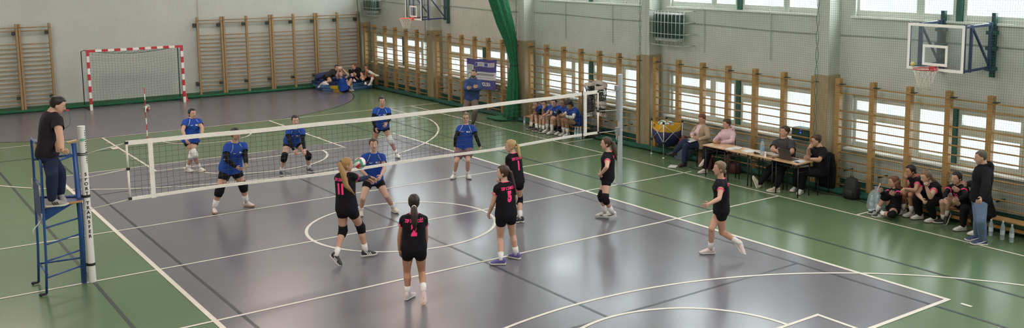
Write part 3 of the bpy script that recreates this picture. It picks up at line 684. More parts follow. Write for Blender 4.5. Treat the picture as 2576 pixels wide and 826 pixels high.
POSES = {
 'b485': {"H":1.7,"pit":0,"J":{"pel":[-1.754,7.599,0.767],"neck":[-1.704,7.585,1.319],"head":[-1.694,7.582,1.436],"hR":[-1.841,7.584,0.767],"hL":[-1.667,7.613,0.767],"kR":[-1.762,7.373,0.482],"kL":[-1.802,7.427,0.436],"aR":[-1.622,7.532,0.09],"aL":[-1.861,7.659,0.09],"tR":[-1.531,7.371,0.025],"tL":[-1.784,7.491,0.025],"sR":[-1.872,7.557,1.276],"sL":[-1.546,7.616,1.252],"eR":[-1.993,7.381,1.07],"eL":[-1.536,7.378,1.073],"wR":[-1.975,7.225,0.869],"wL":[-1.612,7.203,0.904],"gR":[-1.954,7.088,0.771],"gL":[-1.684,7.051,0.885],"fp":[0.165,-0.986,0.0],"fs":[0.165,-0.986,0.0],"fh":[0.334,-0.943,0.0]}},
 'b588': {"H":1.7,"pit":0,"J":{"pel":[-2.206,3.269,0.852],"neck":[-2.14,3.091,1.438],"head":[-2.138,3.038,1.62],"hR":[-2.305,3.246,0.852],"hL":[-2.108,3.291,0.852],"kR":[-2.496,3.119,0.465],"kL":[-1.992,3.191,0.47],"aR":[-2.59,3.238,0.09],"aL":[-1.895,3.322,0.09],"tR":[-2.614,3.054,0.025],"tL":[-1.795,3.166,0.025],"sR":[-2.315,3.049,1.382],"sL":[-1.961,3.131,1.363],"eR":[-2.407,2.883,1.153],"eL":[-2.002,2.932,1.146],"wR":[-2.236,2.79,0.972],"wL":[-2.063,2.716,1.026],"gR":[-2.165,2.642,0.929],"gL":[-2.1,2.56,0.969],"fp":[0.22,-0.975,0.0],"fs":[0.22,-0.975,0.0],"fh":[0.386,-0.922,0.0]}},
 'b741': {"H":1.72,"pit":0,"J":{"pel":[0.089,5.861,0.766],"neck":[0.068,5.548,1.16],"head":[0.049,5.47,1.359],"hR":[0.001,5.878,0.766],"hL":[0.177,5.844,0.766],"kR":[-0.192,5.651,0.463],"kL":[0.372,5.581,0.454],"aR":[-0.217,5.843,0.09],"aL":[0.443,5.754,0.09],"tR":[-0.268,5.663,0.025],"tL":[0.489,5.573,0.025],"sR":[-0.093,5.577,1.123],"sL":[0.226,5.52,1.102],"eR":[-0.165,5.358,0.93],"eL":[0.162,5.333,0.875],"wR":[-0.09,5.278,0.675],"wL":[0.12,5.161,0.687],"gR":[-0.044,5.177,0.544],"gL":[0.101,5.08,0.537],"fp":[-0.188,-0.982,0.0],"fs":[-0.188,-0.982,0.0],"fh":[-0.188,-0.982,0.0]}},
 'b960': {"H":1.72,"pit":0,"J":{"pel":[2.608,6.205,0.832],"neck":[2.572,6.055,1.352],"head":[2.562,6.027,1.52],"hR":[2.524,6.236,0.832],"hL":[2.691,6.173,0.832],"kR":[2.479,6.395,0.466],"kL":[2.738,5.986,0.495],"aR":[2.382,6.349,0.09],"aL":[2.926,6.015,0.09],"tR":[2.301,6.181,0.025],"tL":[2.907,5.829,0.025],"sR":[2.416,6.114,1.315],"sL":[2.715,6.003,1.3],"eR":[2.268,5.983,1.088],"eL":[2.65,5.804,1.083],"wR":[2.286,5.862,0.861],"wL":[2.479,5.624,1.012],"gR":[2.24,5.724,0.769],"gL":[2.361,5.535,0.926],"fp":[-0.355,-0.935,0.0],"fs":[-0.355,-0.935,0.0],"fh":[-0.355,-0.935,0.0]}},
 'b935': {"H":1.72,"pit":0,"J":{"pel":[-0.053,1.121,0.702],"neck":[-0.094,0.975,1.297],"head":[-0.106,0.947,1.468],"hR":[-0.138,1.148,0.702],"hL":[0.033,1.095,0.702],"kR":[-0.377,0.943,0.406],"kL":[0.083,0.824,0.398],"aR":[-0.31,1.197,0.09],"aL":[0.311,0.996,0.09],"tR":[-0.39,1.028,0.025],"tL":[0.31,0.809,0.025],"sR":[-0.265,1.029,1.245],"sL":[0.064,0.927,1.22],"eR":[-0.475,0.907,1.067],"eL":[0.012,0.728,1.0],"wR":[-0.3,0.769,0.832],"wL":[-0.152,0.554,0.902],"gR":[-0.264,0.613,0.769],"gL":[-0.281,0.48,0.817],"fp":[-0.297,-0.955,0.0],"fs":[-0.297,-0.955,0.0],"fh":[-0.297,-0.955,0.0]}},
 'b1172': {"H":1.66,"pit":0,"J":{"pel":[3.069,2.814,0.723],"neck":[3.118,2.786,1.288],"head":[3.121,2.784,1.448],"hR":[2.996,2.86,0.723],"hL":[3.143,2.768,0.723],"kR":[2.806,2.722,0.449],"kL":[3.011,2.555,0.472],"aR":[2.87,2.958,0.09],"aL":[3.118,2.759,0.09],"tR":[2.721,2.855,0.025],"tL":[3.086,2.581,0.025],"sR":[2.989,2.868,1.23],"sL":[3.254,2.701,1.223],"eR":[2.812,2.751,1.03],"eL":[3.231,2.517,1.0],"wR":[2.765,2.724,0.785],"wL":[3.265,2.413,0.776],"gR":[2.698,2.599,0.699],"gL":[3.199,2.269,0.729],"fp":[-0.532,-0.846,0.0],"fs":[-0.532,-0.846,0.0],"fh":[-0.576,-0.817,0.0]}},
 'k11': {"H":1.74,"pit":0,"J":{"pel":[-1.799,-1.531,0.91],"neck":[-1.811,-1.526,1.562],"head":[-1.778,-1.54,1.682],"hR":[-1.752,-1.608,0.91],"hL":[-1.846,-1.454,0.91],"kR":[-1.538,-1.477,0.537],"kL":[-1.829,-1.402,0.514],"aR":[-1.471,-1.502,0.1],"aL":[-2.054,-1.592,0.16],"tR":[-1.287,-1.547,0.035],"tL":[-2.0,-1.674,-0.015],"sR":[-1.725,-1.673,1.525],"sL":[-1.877,-1.388,1.471],"eR":[-1.532,-1.485,1.383],"eL":[-1.631,-1.282,1.327],"wR":[-1.292,-1.381,1.38],"wL":[-1.369,-1.397,1.349],"gR":[-1.156,-1.441,1.291],"gL":[-1.22,-1.435,1.27],"fp":[0.855,0.519,0.0],"fs":[0.855,0.519,0.0],"fh":[1.0,-0.03,0.0]}},
 'k2': {"H":1.7,"pit":0,"J":{"pel":[-1.862,-4.056,0.825],"neck":[-1.849,-4.063,1.376],"head":[-1.845,-4.065,1.54],"hR":[-1.784,-4.096,0.825],"hL":[-1.941,-4.015,0.825],"kR":[-1.681,-3.941,0.399],"kL":[-1.898,-3.876,0.438],"aR":[-1.804,-4.216,0.2],"aL":[-1.906,-3.904,0.09],"tR":[-1.849,-4.287,-0.033],"tL":[-1.75,-3.804,0.025],"sR":[-1.724,-4.127,1.295],"sL":[-1.983,-3.994,1.31],"eR":[-1.653,-4.05,1.017],"eL":[-2.013,-3.91,1.027],"wR":[-1.63,-3.976,0.774],"wL":[-1.999,-3.851,0.779],"gR":[-1.587,-3.871,0.647],"gL":[-1.954,-3.789,0.627],"fp":[0.46,0.888,0.0],"fs":[0.46,0.888,0.0],"fh":[0.46,0.888,0.0]}},
 'k5': {"H":1.72,"pit":0,"J":{"pel":[0.287,-3.274,0.829],"neck":[0.27,-3.264,1.413],"head":[0.253,-3.253,1.567],"hR":[0.376,-3.279,0.829],"hL":[0.197,-3.27,0.829],"kR":[0.477,-3.172,0.434],"kL":[0.246,-3.147,0.404],"aR":[0.512,-3.241,0.09],"aL":[0.127,-3.35,0.09],"tR":[0.457,-3.062,0.025],"tL":[-0.021,-3.235,0.025],"sR":[0.426,-3.262,1.317],"sL":[0.123,-3.271,1.34],"eR":[0.545,-3.19,1.05],"eL":[0.08,-3.198,1.051],"wR":[0.528,-3.053,0.833],"wL":[0.079,-3.06,0.833],"gR":[0.555,-2.903,0.753],"gL":[0.119,-2.948,0.709],"fp":[0.051,0.999,-0.0],"fs":[0.051,0.999,-0.0],"fh":[-0.67,0.742,-0.0]}},
 'k7': {"H":1.72,"pit":0,"J":{"pel":[1.814,-1.246,0.807],"neck":[1.783,-1.226,1.4],"head":[1.752,-1.205,1.534],"hR":[1.903,-1.244,0.807],"hL":[1.725,-1.249,0.807],"kR":[2.011,-1.083,0.408],"kL":[1.872,-1.101,0.413],"aR":[1.906,-1.282,0.09],"aL":[1.8,-1.262,0.09],"tR":[1.837,-1.108,0.025],"tL":[1.676,-1.122,0.025],"sR":[1.926,-1.202,1.295],"sL":[1.663,-1.264,1.332],"eR":[2.029,-1.142,1.019],"eL":[1.703,-1.154,1.055],"wR":[2.016,-1.002,0.802],"wL":[1.562,-1.088,0.849],"gR":[2.05,-0.852,0.726],"gL":[1.571,-0.933,0.776],"fp":[-0.027,1.0,-0.0],"fs":[-0.027,1.0,-0.0],"fh":[-0.726,0.688,-0.0]}},
 'k1525': {"H":1.72,"pit":0,"J":{"pel":[3.413,-2.121,0.829],"neck":[3.427,-2.133,1.364],"head":[3.402,-2.112,1.526],"hR":[3.475,-2.057,0.829],"hL":[3.351,-2.186,0.829],"kR":[3.276,-2.11,0.477],"kL":[3.229,-2.291,0.456],"aR":[3.417,-2.052,0.1],"aL":[3.463,-2.234,0.13],"tR":[3.283,-1.922,0.035],"tL":[3.308,-2.13,0.065],"sR":[3.505,-1.976,1.252],"sL":[3.318,-2.265,1.288],"eR":[3.42,-1.972,1.015],"eL":[3.141,-2.453,1.133],"wR":[3.241,-2.116,0.896],"wL":[3.139,-2.263,0.959],"gR":[3.316,-1.996,0.798],"gL":[3.2,-2.147,0.848],"fp":[-0.721,0.693,-0.0],"fs":[-0.721,0.693,-0.0],"fh":[-0.721,0.693,-0.0]}},
 'k1810': {"H":1.74,"pit":0,"J":{"pel":[3.456,-5.227,0.798],"neck":[3.445,-5.216,1.364],"head":[3.431,-5.202,1.536],"hR":[3.514,-5.157,0.798],"hL":[3.397,-5.296,0.798],"kR":[3.254,-5.206,0.493],"kL":[3.499,-5.217,0.385],"aR":[3.337,-5.108,0.09],"aL":[3.566,-5.592,0.264],"tR":[3.182,-5.0,0.025],"tL":[3.575,-5.676,0.097],"sR":[3.539,-5.065,1.23],"sL":[3.333,-5.349,1.305],"eR":[3.708,-5.088,0.978],"eL":[3.156,-5.478,1.094],"wR":[3.788,-4.968,0.76],"wL":[2.9,-5.484,1.042],"gR":[3.658,-5.081,0.736],"gL":[2.733,-5.53,1.03],"fp":[-0.766,0.643,0.0],"fs":[-0.766,0.643,0.0],"fh":[-0.766,0.643,0.0]}},
 'coach_b': {"H":1.82,"pit":0,"J":{"pel":[7.123,9.229,0.818],"neck":[7.18,9.196,1.446],"head":[7.203,9.182,1.608],"hR":[7.049,9.288,0.818],"hL":[7.197,9.17,0.818],"kR":[6.876,9.183,0.466],"kL":[7.064,8.912,0.48],"aR":[7.023,9.404,0.09],"aL":[7.111,9.122,0.09],"tR":[6.87,9.278,0.025],"tL":[6.982,8.972,0.025],"sR":[7.021,9.323,1.36],"sL":[7.324,9.077,1.359],"eR":[6.871,9.132,1.153],"eL":[7.191,8.866,1.162],"wR":[7.015,8.906,1.207],"wL":[6.93,8.945,1.167],"gR":[7.056,8.742,1.274],"gL":[6.785,8.855,1.232],"fp":[-0.626,-0.78,0.0],"fs":[-0.626,-0.78,0.0],"fh":[-0.774,-0.633,0.0]}},
 'o1': {"H":1.66,"pit":-5,"J":{"pel":[8.5,7.534,0.344],"neck":[8.329,7.324,0.705],"head":[8.234,7.316,0.783],"hR":[8.499,7.621,0.344],"hL":[8.501,7.448,0.344],"kR":[8.157,7.406,0.403],"kL":[8.157,7.209,0.415],"aR":[8.09,7.362,0.09],"aL":[8.033,6.986,0.09],"tR":[7.91,7.345,0.025],"tL":[7.856,6.953,0.025],"sR":[8.319,7.496,0.629],"sL":[8.314,7.169,0.684],"eR":[8.164,7.273,0.524],"eL":[8.147,6.97,0.555],"wR":[8.042,7.103,0.658],"wL":[7.925,6.858,0.566],"gR":[7.938,7.025,0.761],"gL":[7.792,6.761,0.584],"fp":[-1.0,-0.009,0.0],"fs":[-1.0,-0.009,0.0],"fh":[-0.937,-0.35,0.0]}},
 'o2': {"H":1.7,"pit":-5,"J":{"pel":[8.5,7.016,0.384],"neck":[8.314,6.817,0.773],"head":[8.202,6.822,0.847],"hR":[8.5,7.105,0.384],"hL":[8.5,6.928,0.384],"kR":[8.121,6.921,0.443],"kL":[8.123,6.752,0.448],"aR":[8.1,6.896,0.09],"aL":[8.051,6.676,0.09],"tR":[7.916,6.88,0.025],"tL":[7.869,6.643,0.025],"sR":[8.322,6.981,0.681],"sL":[8.31,6.649,0.737],"eR":[8.139,6.812,0.519],"eL":[8.088,6.515,0.592],"wR":[8.057,6.687,0.725],"wL":[7.848,6.447,0.538],"gR":[8.016,6.545,0.81],"gL":[7.735,6.326,0.502],"fp":[-1.0,-0.001,0.0],"fs":[-1.0,-0.001,0.0],"fh":[-0.966,-0.26,0.0]}},
 'o3': {"H":1.72,"pit":0,"J":{"pel":[8.5,6.579,0.415],"neck":[8.312,6.382,0.816],"head":[8.233,6.364,0.929],"hR":[8.501,6.669,0.415],"hL":[8.499,6.49,0.415],"kR":[8.092,6.523,0.464],"kL":[8.11,6.312,0.465],"aR":[8.117,6.564,0.09],"aL":[8.096,6.291,0.09],"tR":[7.93,6.566,0.025],"tL":[7.908,6.293,0.025],"sR":[8.304,6.56,0.733],"sL":[8.318,6.204,0.789],"eR":[8.128,6.383,0.565],"eL":[8.123,6.03,0.641],"wR":[7.895,6.271,0.571],"wL":[7.909,5.893,0.593],"gR":[7.764,6.165,0.605],"gL":[7.767,5.813,0.541],"fp":[-1.0,0.007,0.0],"fs":[-1.0,0.007,0.0],"fh":[-0.942,-0.335,0.0]}},
 'o4': {"H":1.72,"pit":0,"J":{"pel":[8.5,6.153,0.446],"neck":[8.307,5.959,0.858],"head":[8.241,5.933,0.982],"hR":[8.501,6.246,0.446],"hL":[8.499,6.059,0.446],"kR":[8.098,6.156,0.463],"kL":[8.098,5.958,0.48],"aR":[8.227,6.301,0.09],"aL":[8.219,6.077,0.09],"tR":[8.04,6.304,0.025],"tL":[8.032,6.08,0.025],"sR":[8.295,6.147,0.767],"sL":[8.299,5.786,0.817],"eR":[8.078,5.967,0.661],"eL":[8.089,5.646,0.653],"wR":[7.866,5.833,0.598],"wL":[7.85,5.55,0.65],"gR":[7.724,5.767,0.528],"gL":[7.706,5.456,0.661],"fp":[-1.0,0.015,0.0],"fs":[-1.0,0.015,0.0],"fh":[-0.987,-0.159,0.0]}},
 'o5': {"H":1.72,"pit":-10,"J":{"pel":[8.5,5.608,0.421],"neck":[8.216,5.481,0.861],"head":[8.126,5.473,0.963],"hR":[8.502,5.703,0.421],"hL":[8.498,5.512,0.421],"kR":[8.101,5.766,0.489],"kL":[8.09,5.583,0.49],"aR":[8.219,5.849,0.09],"aL":[8.197,5.643,0.09],"tR":[8.034,5.87,0.025],"tL":[8.01,5.631,0.025],"sR":[8.199,5.677,0.778],"sL":[8.214,5.301,0.821],"eR":[7.982,5.487,0.691],"eL":[8.022,5.161,0.636],"wR":[7.771,5.339,0.708],"wL":[7.778,5.196,0.71],"gR":[7.625,5.254,0.74],"gL":[7.617,5.217,0.768],"fp":[-1.0,0.024,0.0],"fs":[-1.0,0.024,0.0],"fh":[-0.916,-0.401,0.0]}},
 'off1': {"H":1.68,"pit":-15,"J":{"pel":[8.4,0.357,0.501],"neck":[8.41,0.348,1.039],"head":[8.419,0.339,1.177],"hR":[8.413,0.443,0.501],"hL":[8.387,0.27,0.501],"kR":[8.012,0.493,0.528],"kL":[8.021,0.563,0.619],"aR":[7.996,0.529,0.09],"aL":[7.899,0.785,0.331],"tR":[7.814,0.539,0.025],"tL":[7.807,0.859,0.29],"sR":[8.411,0.536,0.931],"sL":[8.409,0.159,0.961],"eR":[8.163,0.437,0.806],"eL":[8.267,-0.032,0.789],"wR":[8.006,0.242,0.78],"wL":[8.025,0.033,0.757],"gR":[7.961,0.081,0.798],"gL":[7.876,0.093,0.806],"fp":[-0.989,0.145,0.0],"fs":[-0.989,0.145,0.0],"fh":[-0.998,0.058,0.0]}},
 'off2': {"H":1.68,"pit":0,"J":{"pel":[8.4,-0.518,0.552],"neck":[8.432,-0.55,1.041],"head":[8.406,-0.523,1.168],"hR":[8.407,-0.431,0.552],"hL":[8.393,-0.605,0.552],"kR":[8.129,-0.092,0.52],"kL":[8.004,-0.332,0.542],"aR":[7.888,-0.299,0.31],"aL":[7.862,-0.344,0.09],"tR":[7.811,-0.255,0.203],"tL":[7.686,-0.298,0.025],"sR":[8.411,-0.348,0.919],"sL":[8.421,-0.719,0.969],"eR":[8.151,-0.414,0.797],"eL":[8.23,-0.881,0.816],"wR":[7.948,-0.563,0.793],"wL":[8.022,-0.68,0.781],"gR":[7.898,-0.72,0.821],"gL":[7.861,-0.703,0.823],"fp":[-0.997,0.08,0.0],"fs":[-0.997,0.08,0.0],"fh":[-0.87,0.494,0.0]}},
 'off3': {"H":1.82,"pit":0,"J":{"pel":[8.35,-2.402,0.549],"neck":[8.33,-2.38,1.099],"head":[8.343,-2.394,1.246],"hR":[8.372,-2.31,0.549],"hL":[8.328,-2.494,0.549],"kR":[7.934,-2.356,0.434],"kL":[7.929,-2.69,0.47],"aR":[7.74,-2.205,0.09],"aL":[7.764,-2.692,0.09],"tR":[7.694,-2.117,0.2],"tL":[7.598,-2.584,0.025],"sR":[8.35,-2.151,0.977],"sL":[8.32,-2.619,1.039],"eR":[8.081,-2.268,0.854],"eL":[8.133,-2.812,0.867],"wR":[7.951,-2.508,0.868],"wL":[7.861,-2.832,0.872],"gR":[7.864,-2.667,0.888],"gL":[7.687,-2.863,0.913],"fp":[-0.973,0.229,0.0],"fs":[-0.973,0.229,0.0],"fh":[-0.919,0.395,0.0]}},
 'off4': {"H":1.8,"pit":0,"J":{"pel":[8.35,-3.446,0.499],"neck":[8.311,-3.4,1.061],"head":[8.273,-3.355,1.187],"hR":[8.382,-3.358,0.499],"hL":[8.318,-3.534,0.499],"kR":[8.033,-3.031,0.472],"kL":[7.997,-3.271,0.507],"aR":[8.169,-2.901,0.09],"aL":[8.068,-3.141,0.09],"tR":[7.976,-2.935,0.025],"tL":[7.884,-3.208,0.025],"sR":[8.361,-3.188,0.949],"sL":[8.243,-3.591,0.994],"eR":[8.078,-3.307,0.877],"eL":[7.981,-3.683,0.847],"wR":[7.933,-3.429,1.069],"wL":[7.72,-3.63,0.892],"gR":[7.877,-3.553,1.187],"gL":[7.548,-3.658,0.939],"fp":[-0.94,0.342,0.0],"fs":[-0.94,0.342,0.0],"fh":[-0.707,0.707,0.0]}},
 'q1': {"H":1.66,"pit":-10,"J":{"pel":[8.04,-5.521,0.13],"neck":[8.059,-5.548,0.564],"head":[8.041,-5.522,0.702],"hR":[8.101,-5.459,0.13],"hL":[7.979,-5.582,0.13],"kR":[7.834,-5.477,0.439],"kL":[7.63,-5.809,0.144],"aR":[7.833,-5.298,0.09],"aL":[7.751,-5.46,0.08],"tR":[7.716,-5.161,0.025],"tL":[7.612,-5.345,0.015],"sR":[8.135,-5.373,0.473],"sL":[7.957,-5.687,0.559],"eR":[7.852,-5.435,0.452],"eL":[7.722,-5.844,0.495],"wR":[7.626,-5.498,0.536],"wL":[7.494,-5.896,0.582],"gR":[7.521,-5.573,0.639],"gL":[7.355,-5.943,0.66],"fp":[-0.712,0.702,0.0],"fs":[-0.712,0.702,0.0],"fh":[-0.648,0.761,0.0]}},
 'q2': {"H":1.7,"pit":0,"J":{"pel":[8.45,-5.779,0.399],"neck":[8.217,-5.862,0.836],"head":[8.126,-5.835,0.962],"hR":[8.482,-5.696,0.399],"hL":[8.418,-5.861,0.399],"kR":[8.101,-5.718,0.478],"kL":[8.056,-5.905,0.501],"aR":[8.276,-5.605,0.09],"aL":[8.249,-5.814,0.09],"tR":[8.117,-5.509,0.025],"tL":[8.083,-5.733,0.025],"sR":[8.291,-5.722,0.749],"sL":[8.145,-6.006,0.802],"eR":[8.027,-5.799,0.634],"eL":[7.912,-6.099,0.642],"wR":[7.908,-5.886,0.842],"wL":[7.685,-5.995,0.693],"gR":[7.793,-5.933,0.957],"gL":[7.527,-6.054,0.673],"fp":[-0.933,0.36,0.0],"fs":[-0.933,0.36,0.0],"fh":[-0.856,0.517,0.0]}},
 'q3': {"H":1.7,"pit":-5,"J":{"pel":[8.45,-6.162,0.407],"neck":[8.199,-6.216,0.786],"head":[8.111,-6.19,0.909],"hR":[8.479,-6.068,0.407],"hL":[8.421,-6.257,0.407],"kR":[8.043,-6.051,0.43],"kL":[8.014,-6.345,0.437],"aR":[8.223,-6.02,0.09],"aL":[8.227,-6.334,0.09],"tR":[8.058,-5.935,0.025],"tL":[8.071,-6.235,0.025],"sR":[8.238,-6.019,0.736],"sL":[8.147,-6.392,0.753],"eR":[8.007,-6.094,0.563],"eL":[7.916,-6.436,0.57],"wR":[7.877,-6.302,0.496],"wL":[7.818,-6.39,0.8],"gR":[7.761,-6.421,0.456],"gL":[7.693,-6.448,0.9],"fp":[-0.955,0.295,0.0],"fs":[-0.955,0.295,0.0],"fh":[-0.89,0.457,0.0]}},
 'q4': {"H":1.72,"pit":0,"J":{"pel":[8.45,-6.788,0.429],"neck":[8.205,-6.849,0.863],"head":[8.129,-6.841,0.997],"hR":[8.478,-6.703,0.429],"hL":[8.422,-6.873,0.429],"kR":[8.11,-6.565,0.475],"kL":[8.141,-6.681,0.582],"aR":[8.306,-6.484,0.09],"aL":[8.293,-6.557,0.181],"tR":[8.159,-6.368,0.025],"tL":[8.261,-6.564,0.06],"sR":[8.227,-6.636,0.768],"sL":[8.132,-6.981,0.836],"eR":[7.951,-6.728,0.692],"eL":[7.908,-7.161,0.745],"wR":[7.736,-6.858,0.635],"wL":[7.655,-7.171,0.7],"gR":[7.597,-6.957,0.615],"gL":[7.486,-7.201,0.715],"fp":[-0.951,0.31,0.0],"fs":[-0.951,0.31,0.0],"fh":[-0.951,0.31,0.0]}},
 'q5': {"H":1.68,"pit":0,"J":{"pel":[8.45,-7.298,0.323],"neck":[8.381,-7.181,0.868],"head":[8.355,-7.137,1.009],"hR":[8.479,-7.216,0.323],"hL":[8.421,-7.381,0.323],"kR":[8.098,-7.04,0.449],"kL":[7.998,-7.294,0.421],"aR":[8.116,-7.022,0.09],"aL":[8.063,-7.345,0.09],"tR":[7.957,-6.932,0.025],"tL":[7.904,-7.255,0.025],"sR":[8.438,-7.024,0.758],"sL":[8.326,-7.342,0.834],"eR":[8.168,-7.114,0.682],"eL":[8.14,-7.474,0.649],"wR":[7.972,-7.008,0.8],"wL":[7.941,-7.501,0.496],"gR":[7.864,-6.902,0.873],"gL":[7.775,-7.524,0.505],"fp":[-0.943,0.333,0.0],"fs":[-0.943,0.333,0.0],"fh":[-0.943,0.333,0.0]}},
 'q6': {"H":1.8,"pit":0,"J":{"pel":[7.614,-7.622,0.818],"neck":[7.637,-7.663,1.444],"head":[7.608,-7.613,1.577],"hR":[7.689,-7.559,0.818],"hL":[7.538,-7.685,0.818],"kR":[7.519,-7.678,0.475],"kL":[7.372,-7.818,0.494],"aR":[7.707,-7.563,0.09],"aL":[7.564,-7.758,0.09],"tR":[7.569,-7.425,0.025],"tL":[7.426,-7.62,0.025],"sR":[7.785,-7.523,1.297],"sL":[7.483,-7.794,1.372],"eR":[7.834,-7.398,1.011],"eL":[7.286,-7.922,1.164],"wR":[7.945,-7.157,0.968],"wL":[7.111,-7.949,0.959],"gR":[7.766,-7.177,0.969],"gL":[6.951,-8.012,0.908],"fp":[-0.643,0.766,0.0],"fs":[-0.643,0.766,0.0],"fh":[-0.573,0.819,0.0]}},
 'r1': {"H":1.68,"pit":0,"J":{"pel":[6.742,19.487,0.55],"neck":[7.119,19.439,0.8],"head":[7.151,19.425,0.912],"hR":[6.672,19.434,0.55],"hL":[6.811,19.54,0.55],"kR":[6.946,19.718,0.456],"kL":[6.718,19.068,0.456],"aR":[6.704,19.947,0.25],"aL":[6.346,18.776,0.45],"tR":[6.587,19.979,0.134],"tL":[6.457,18.631,0.385],"sR":[6.987,19.354,0.745],"sL":[7.276,19.513,0.742],"eR":[6.981,19.079,0.642],"eL":[7.318,19.228,0.683],"wR":[7.008,18.966,0.866],"wL":[7.155,19.205,0.874],"gR":[6.979,18.816,0.936],"gL":[7.059,19.077,0.924],"fp":[0.608,-0.794,0.0],"fs":[0.461,-0.887,0.0],"fh":[-0.044,-0.999,0.0]}},
 'r2': {"H":1.68,"pit":35,"J":{"pel":[7.097,18.665,0.13],"neck":[6.993,18.711,0.564],"head":[6.987,18.714,0.731],"hR":[7.011,18.648,0.13],"hL":[7.183,18.681,0.13],"kR":[7.26,18.794,0.463],"kL":[7.448,18.815,0.479],"aR":[7.416,18.948,0.09],"aL":[7.537,19.007,0.09],"tR":[7.435,18.766,0.025],"tL":[7.556,18.825,0.025],"sR":[6.863,18.664,0.547],"sL":[7.128,18.756,0.525],"eR":[6.731,18.471,0.725],"eL":[7.232,18.541,0.696],"wR":[6.782,18.386,0.956],"wL":[7.048,18.651,0.946],"gR":[6.776,18.232,1.025],"gL":[6.926,18.556,1.01],"fp":[0.191,-0.982,0.0],"fs":[0.191,-0.982,0.0],"fh":[-0.07,-0.998,0.0]}},
 'r3': {"H":1.7,"pit":0,"J":{"pel":[7.99,19.238,0.5],"neck":[7.984,19.482,0.813],"head":[7.918,19.513,0.914],"hR":[7.939,19.31,0.5],"hL":[8.042,19.166,0.5],"kR":[7.629,19.22,0.756],"kL":[7.961,18.86,0.473],"aR":[7.651,19.011,0.45],"aL":[7.953,18.63,0.35],"tR":[7.637,18.827,0.385],"tL":[7.906,18.451,0.285],"sR":[7.909,19.61,0.747],"sL":[8.076,19.347,0.758],"eR":[7.85,19.36,0.597],"eL":[8.024,19.095,0.608],"wR":[7.852,19.149,0.454],"wL":[8.036,18.87,0.49],"gR":[7.827,18.983,0.431],"gL":[8.009,18.702,0.476],"fp":[-0.814,-0.58,0.0],"fs":[-0.814,-0.58,0.0],"fh":[-0.995,-0.095,0.0]}},
 'r4': {"H":1.66,"pit":0,"J":{"pel":[8.294,19.013,0.482],"neck":[8.329,19.273,0.725],"head":[8.319,19.278,0.848],"hR":[8.213,19.043,0.482],"hL":[8.375,18.983,0.482],"kR":[8.122,18.808,0.797],"kL":[8.296,18.586,0.602],"aR":[8.341,18.604,0.638],"aL":[8.182,18.624,0.3],"tR":[8.486,18.528,0.585],"tL":[8.025,18.534,0.235],"sR":[8.2,19.317,0.69],"sL":[8.457,19.229,0.695],"eR":[8.041,19.095,0.591],"eL":[8.409,18.947,0.642],"wR":[8.046,18.85,0.548],"wL":[8.239,18.779,0.573],"gR":[8.021,18.687,0.533],"gL":[8.128,18.655,0.576],"fp":[-0.345,-0.939,0.0],"fs":[-0.345,-0.939,0.0],"fh":[-0.645,-0.764,0.0]}},
 'ref': {"H":1.84,"pit":0,"J":{"pel":[-6.016,-0.167,2.2],"neck":[-5.908,-0.204,2.844],"head":[-5.841,-0.215,2.934],"hR":[-6.055,-0.255,2.2],"hL":[-5.978,-0.08,2.2],"kR":[-5.859,-0.097,1.873],"kL":[-6.022,-0.43,1.896],"aR":[-5.859,-0.008,1.5],"aL":[-6.037,-0.348,1.49],"tR":[-5.834,-0.163,1.376],"tL":[-5.854,-0.429,1.425],"sR":[-5.894,-0.402,2.749],"sL":[-5.875,-0.013,2.727],"eR":[-5.911,-0.644,2.536],"eL":[-5.882,-0.226,2.485],"wR":[-5.926,-0.824,2.328],"wL":[-5.914,-0.409,2.281],"gR":[-5.891,-1.002,2.293],"gL":[-5.897,-0.591,2.262],"fp":[0.915,-0.404,0.0],"fs":[0.876,-0.482,0.0],"fh":[0.998,-0.066,0.0]}},
}
# ------------------------------------------------------------------ people
SKIN = [mat('skin_light', (.50, .285, .20), .55, spec=.35), mat('skin_fair', (.56, .34, .25), .55, spec=.35), mat('skin_tan', (.43, .225, .14), .55, spec=.35)]
M_eyeW = mat('eye_white', (.75, .72, .70), .3); M_iris = mat('eye_iris', (.03, .022, .018), .25); M_lip = mat('lips', (.42, .13, .11), .45)
HAIR = {k: mat('hair_' + k, c, .5, var=.16, scale=70, bump=.12, bscale=90, spec=.35) for k, c in dict(dark=(.014, .010, .009), brown=(.055, .030, .018), darkbrown=(.022, .012, .010), ash=(.17, .11, .065), blonde=(.30, .175, .07), light=(.40, .26, .12), auburn=(.13, .055, .030), red=(.15, .035, .018), grey=(.07, .055, .045)).items()}
C_ = {k: mat('cloth_' + k, c, .85, var=.12, scale=9, bump=.3, bscale=14, sheen=0, spec=.15) for k, c in dict(blue=(.018, .060, .30), black=(.009, .008, .011), navy=(.020, .026, .060), tee=(.020, .015, .020), grey=(.050, .048, .052), hood=(.035, .062, .16), taupe=(.155, .115, .105), rose=(.21, .13, .145), pink=(.62, .42, .47), palepink=(.66, .47, .48), beige=(.36, .26, .17), jeans=(.12, .165, .26), djeans=(.022, .032, .07), white=(.70, .67, .65), dkgrey=(.035, .033, .032), maroon=(.045, .012, .014)).items()}
M_pink = mat('neon_pink', (.85, .03, .18), .6, emis=.12)
M_sole = mat('sole_white', (.62, .58, .54), .6); M_gum = mat('sole_gum', (.36, .22, .14), .6)
SHOE = {k: mat('shoe_' + k, c, .55, var=.06, bump=.2) for k, c in dict(white=(.66, .62, .59), pinkish=(.66, .52, .50), cream=(.58, .50, .40), black=(.018, .018, .020), navy=(.028, .032, .055), purple=(.10, .085, .30), grey=(.30, .29, .28), brown=(.045, .018, .016), beige=(.45, .38, .28), blue=(.03, .05, .13)).items()}

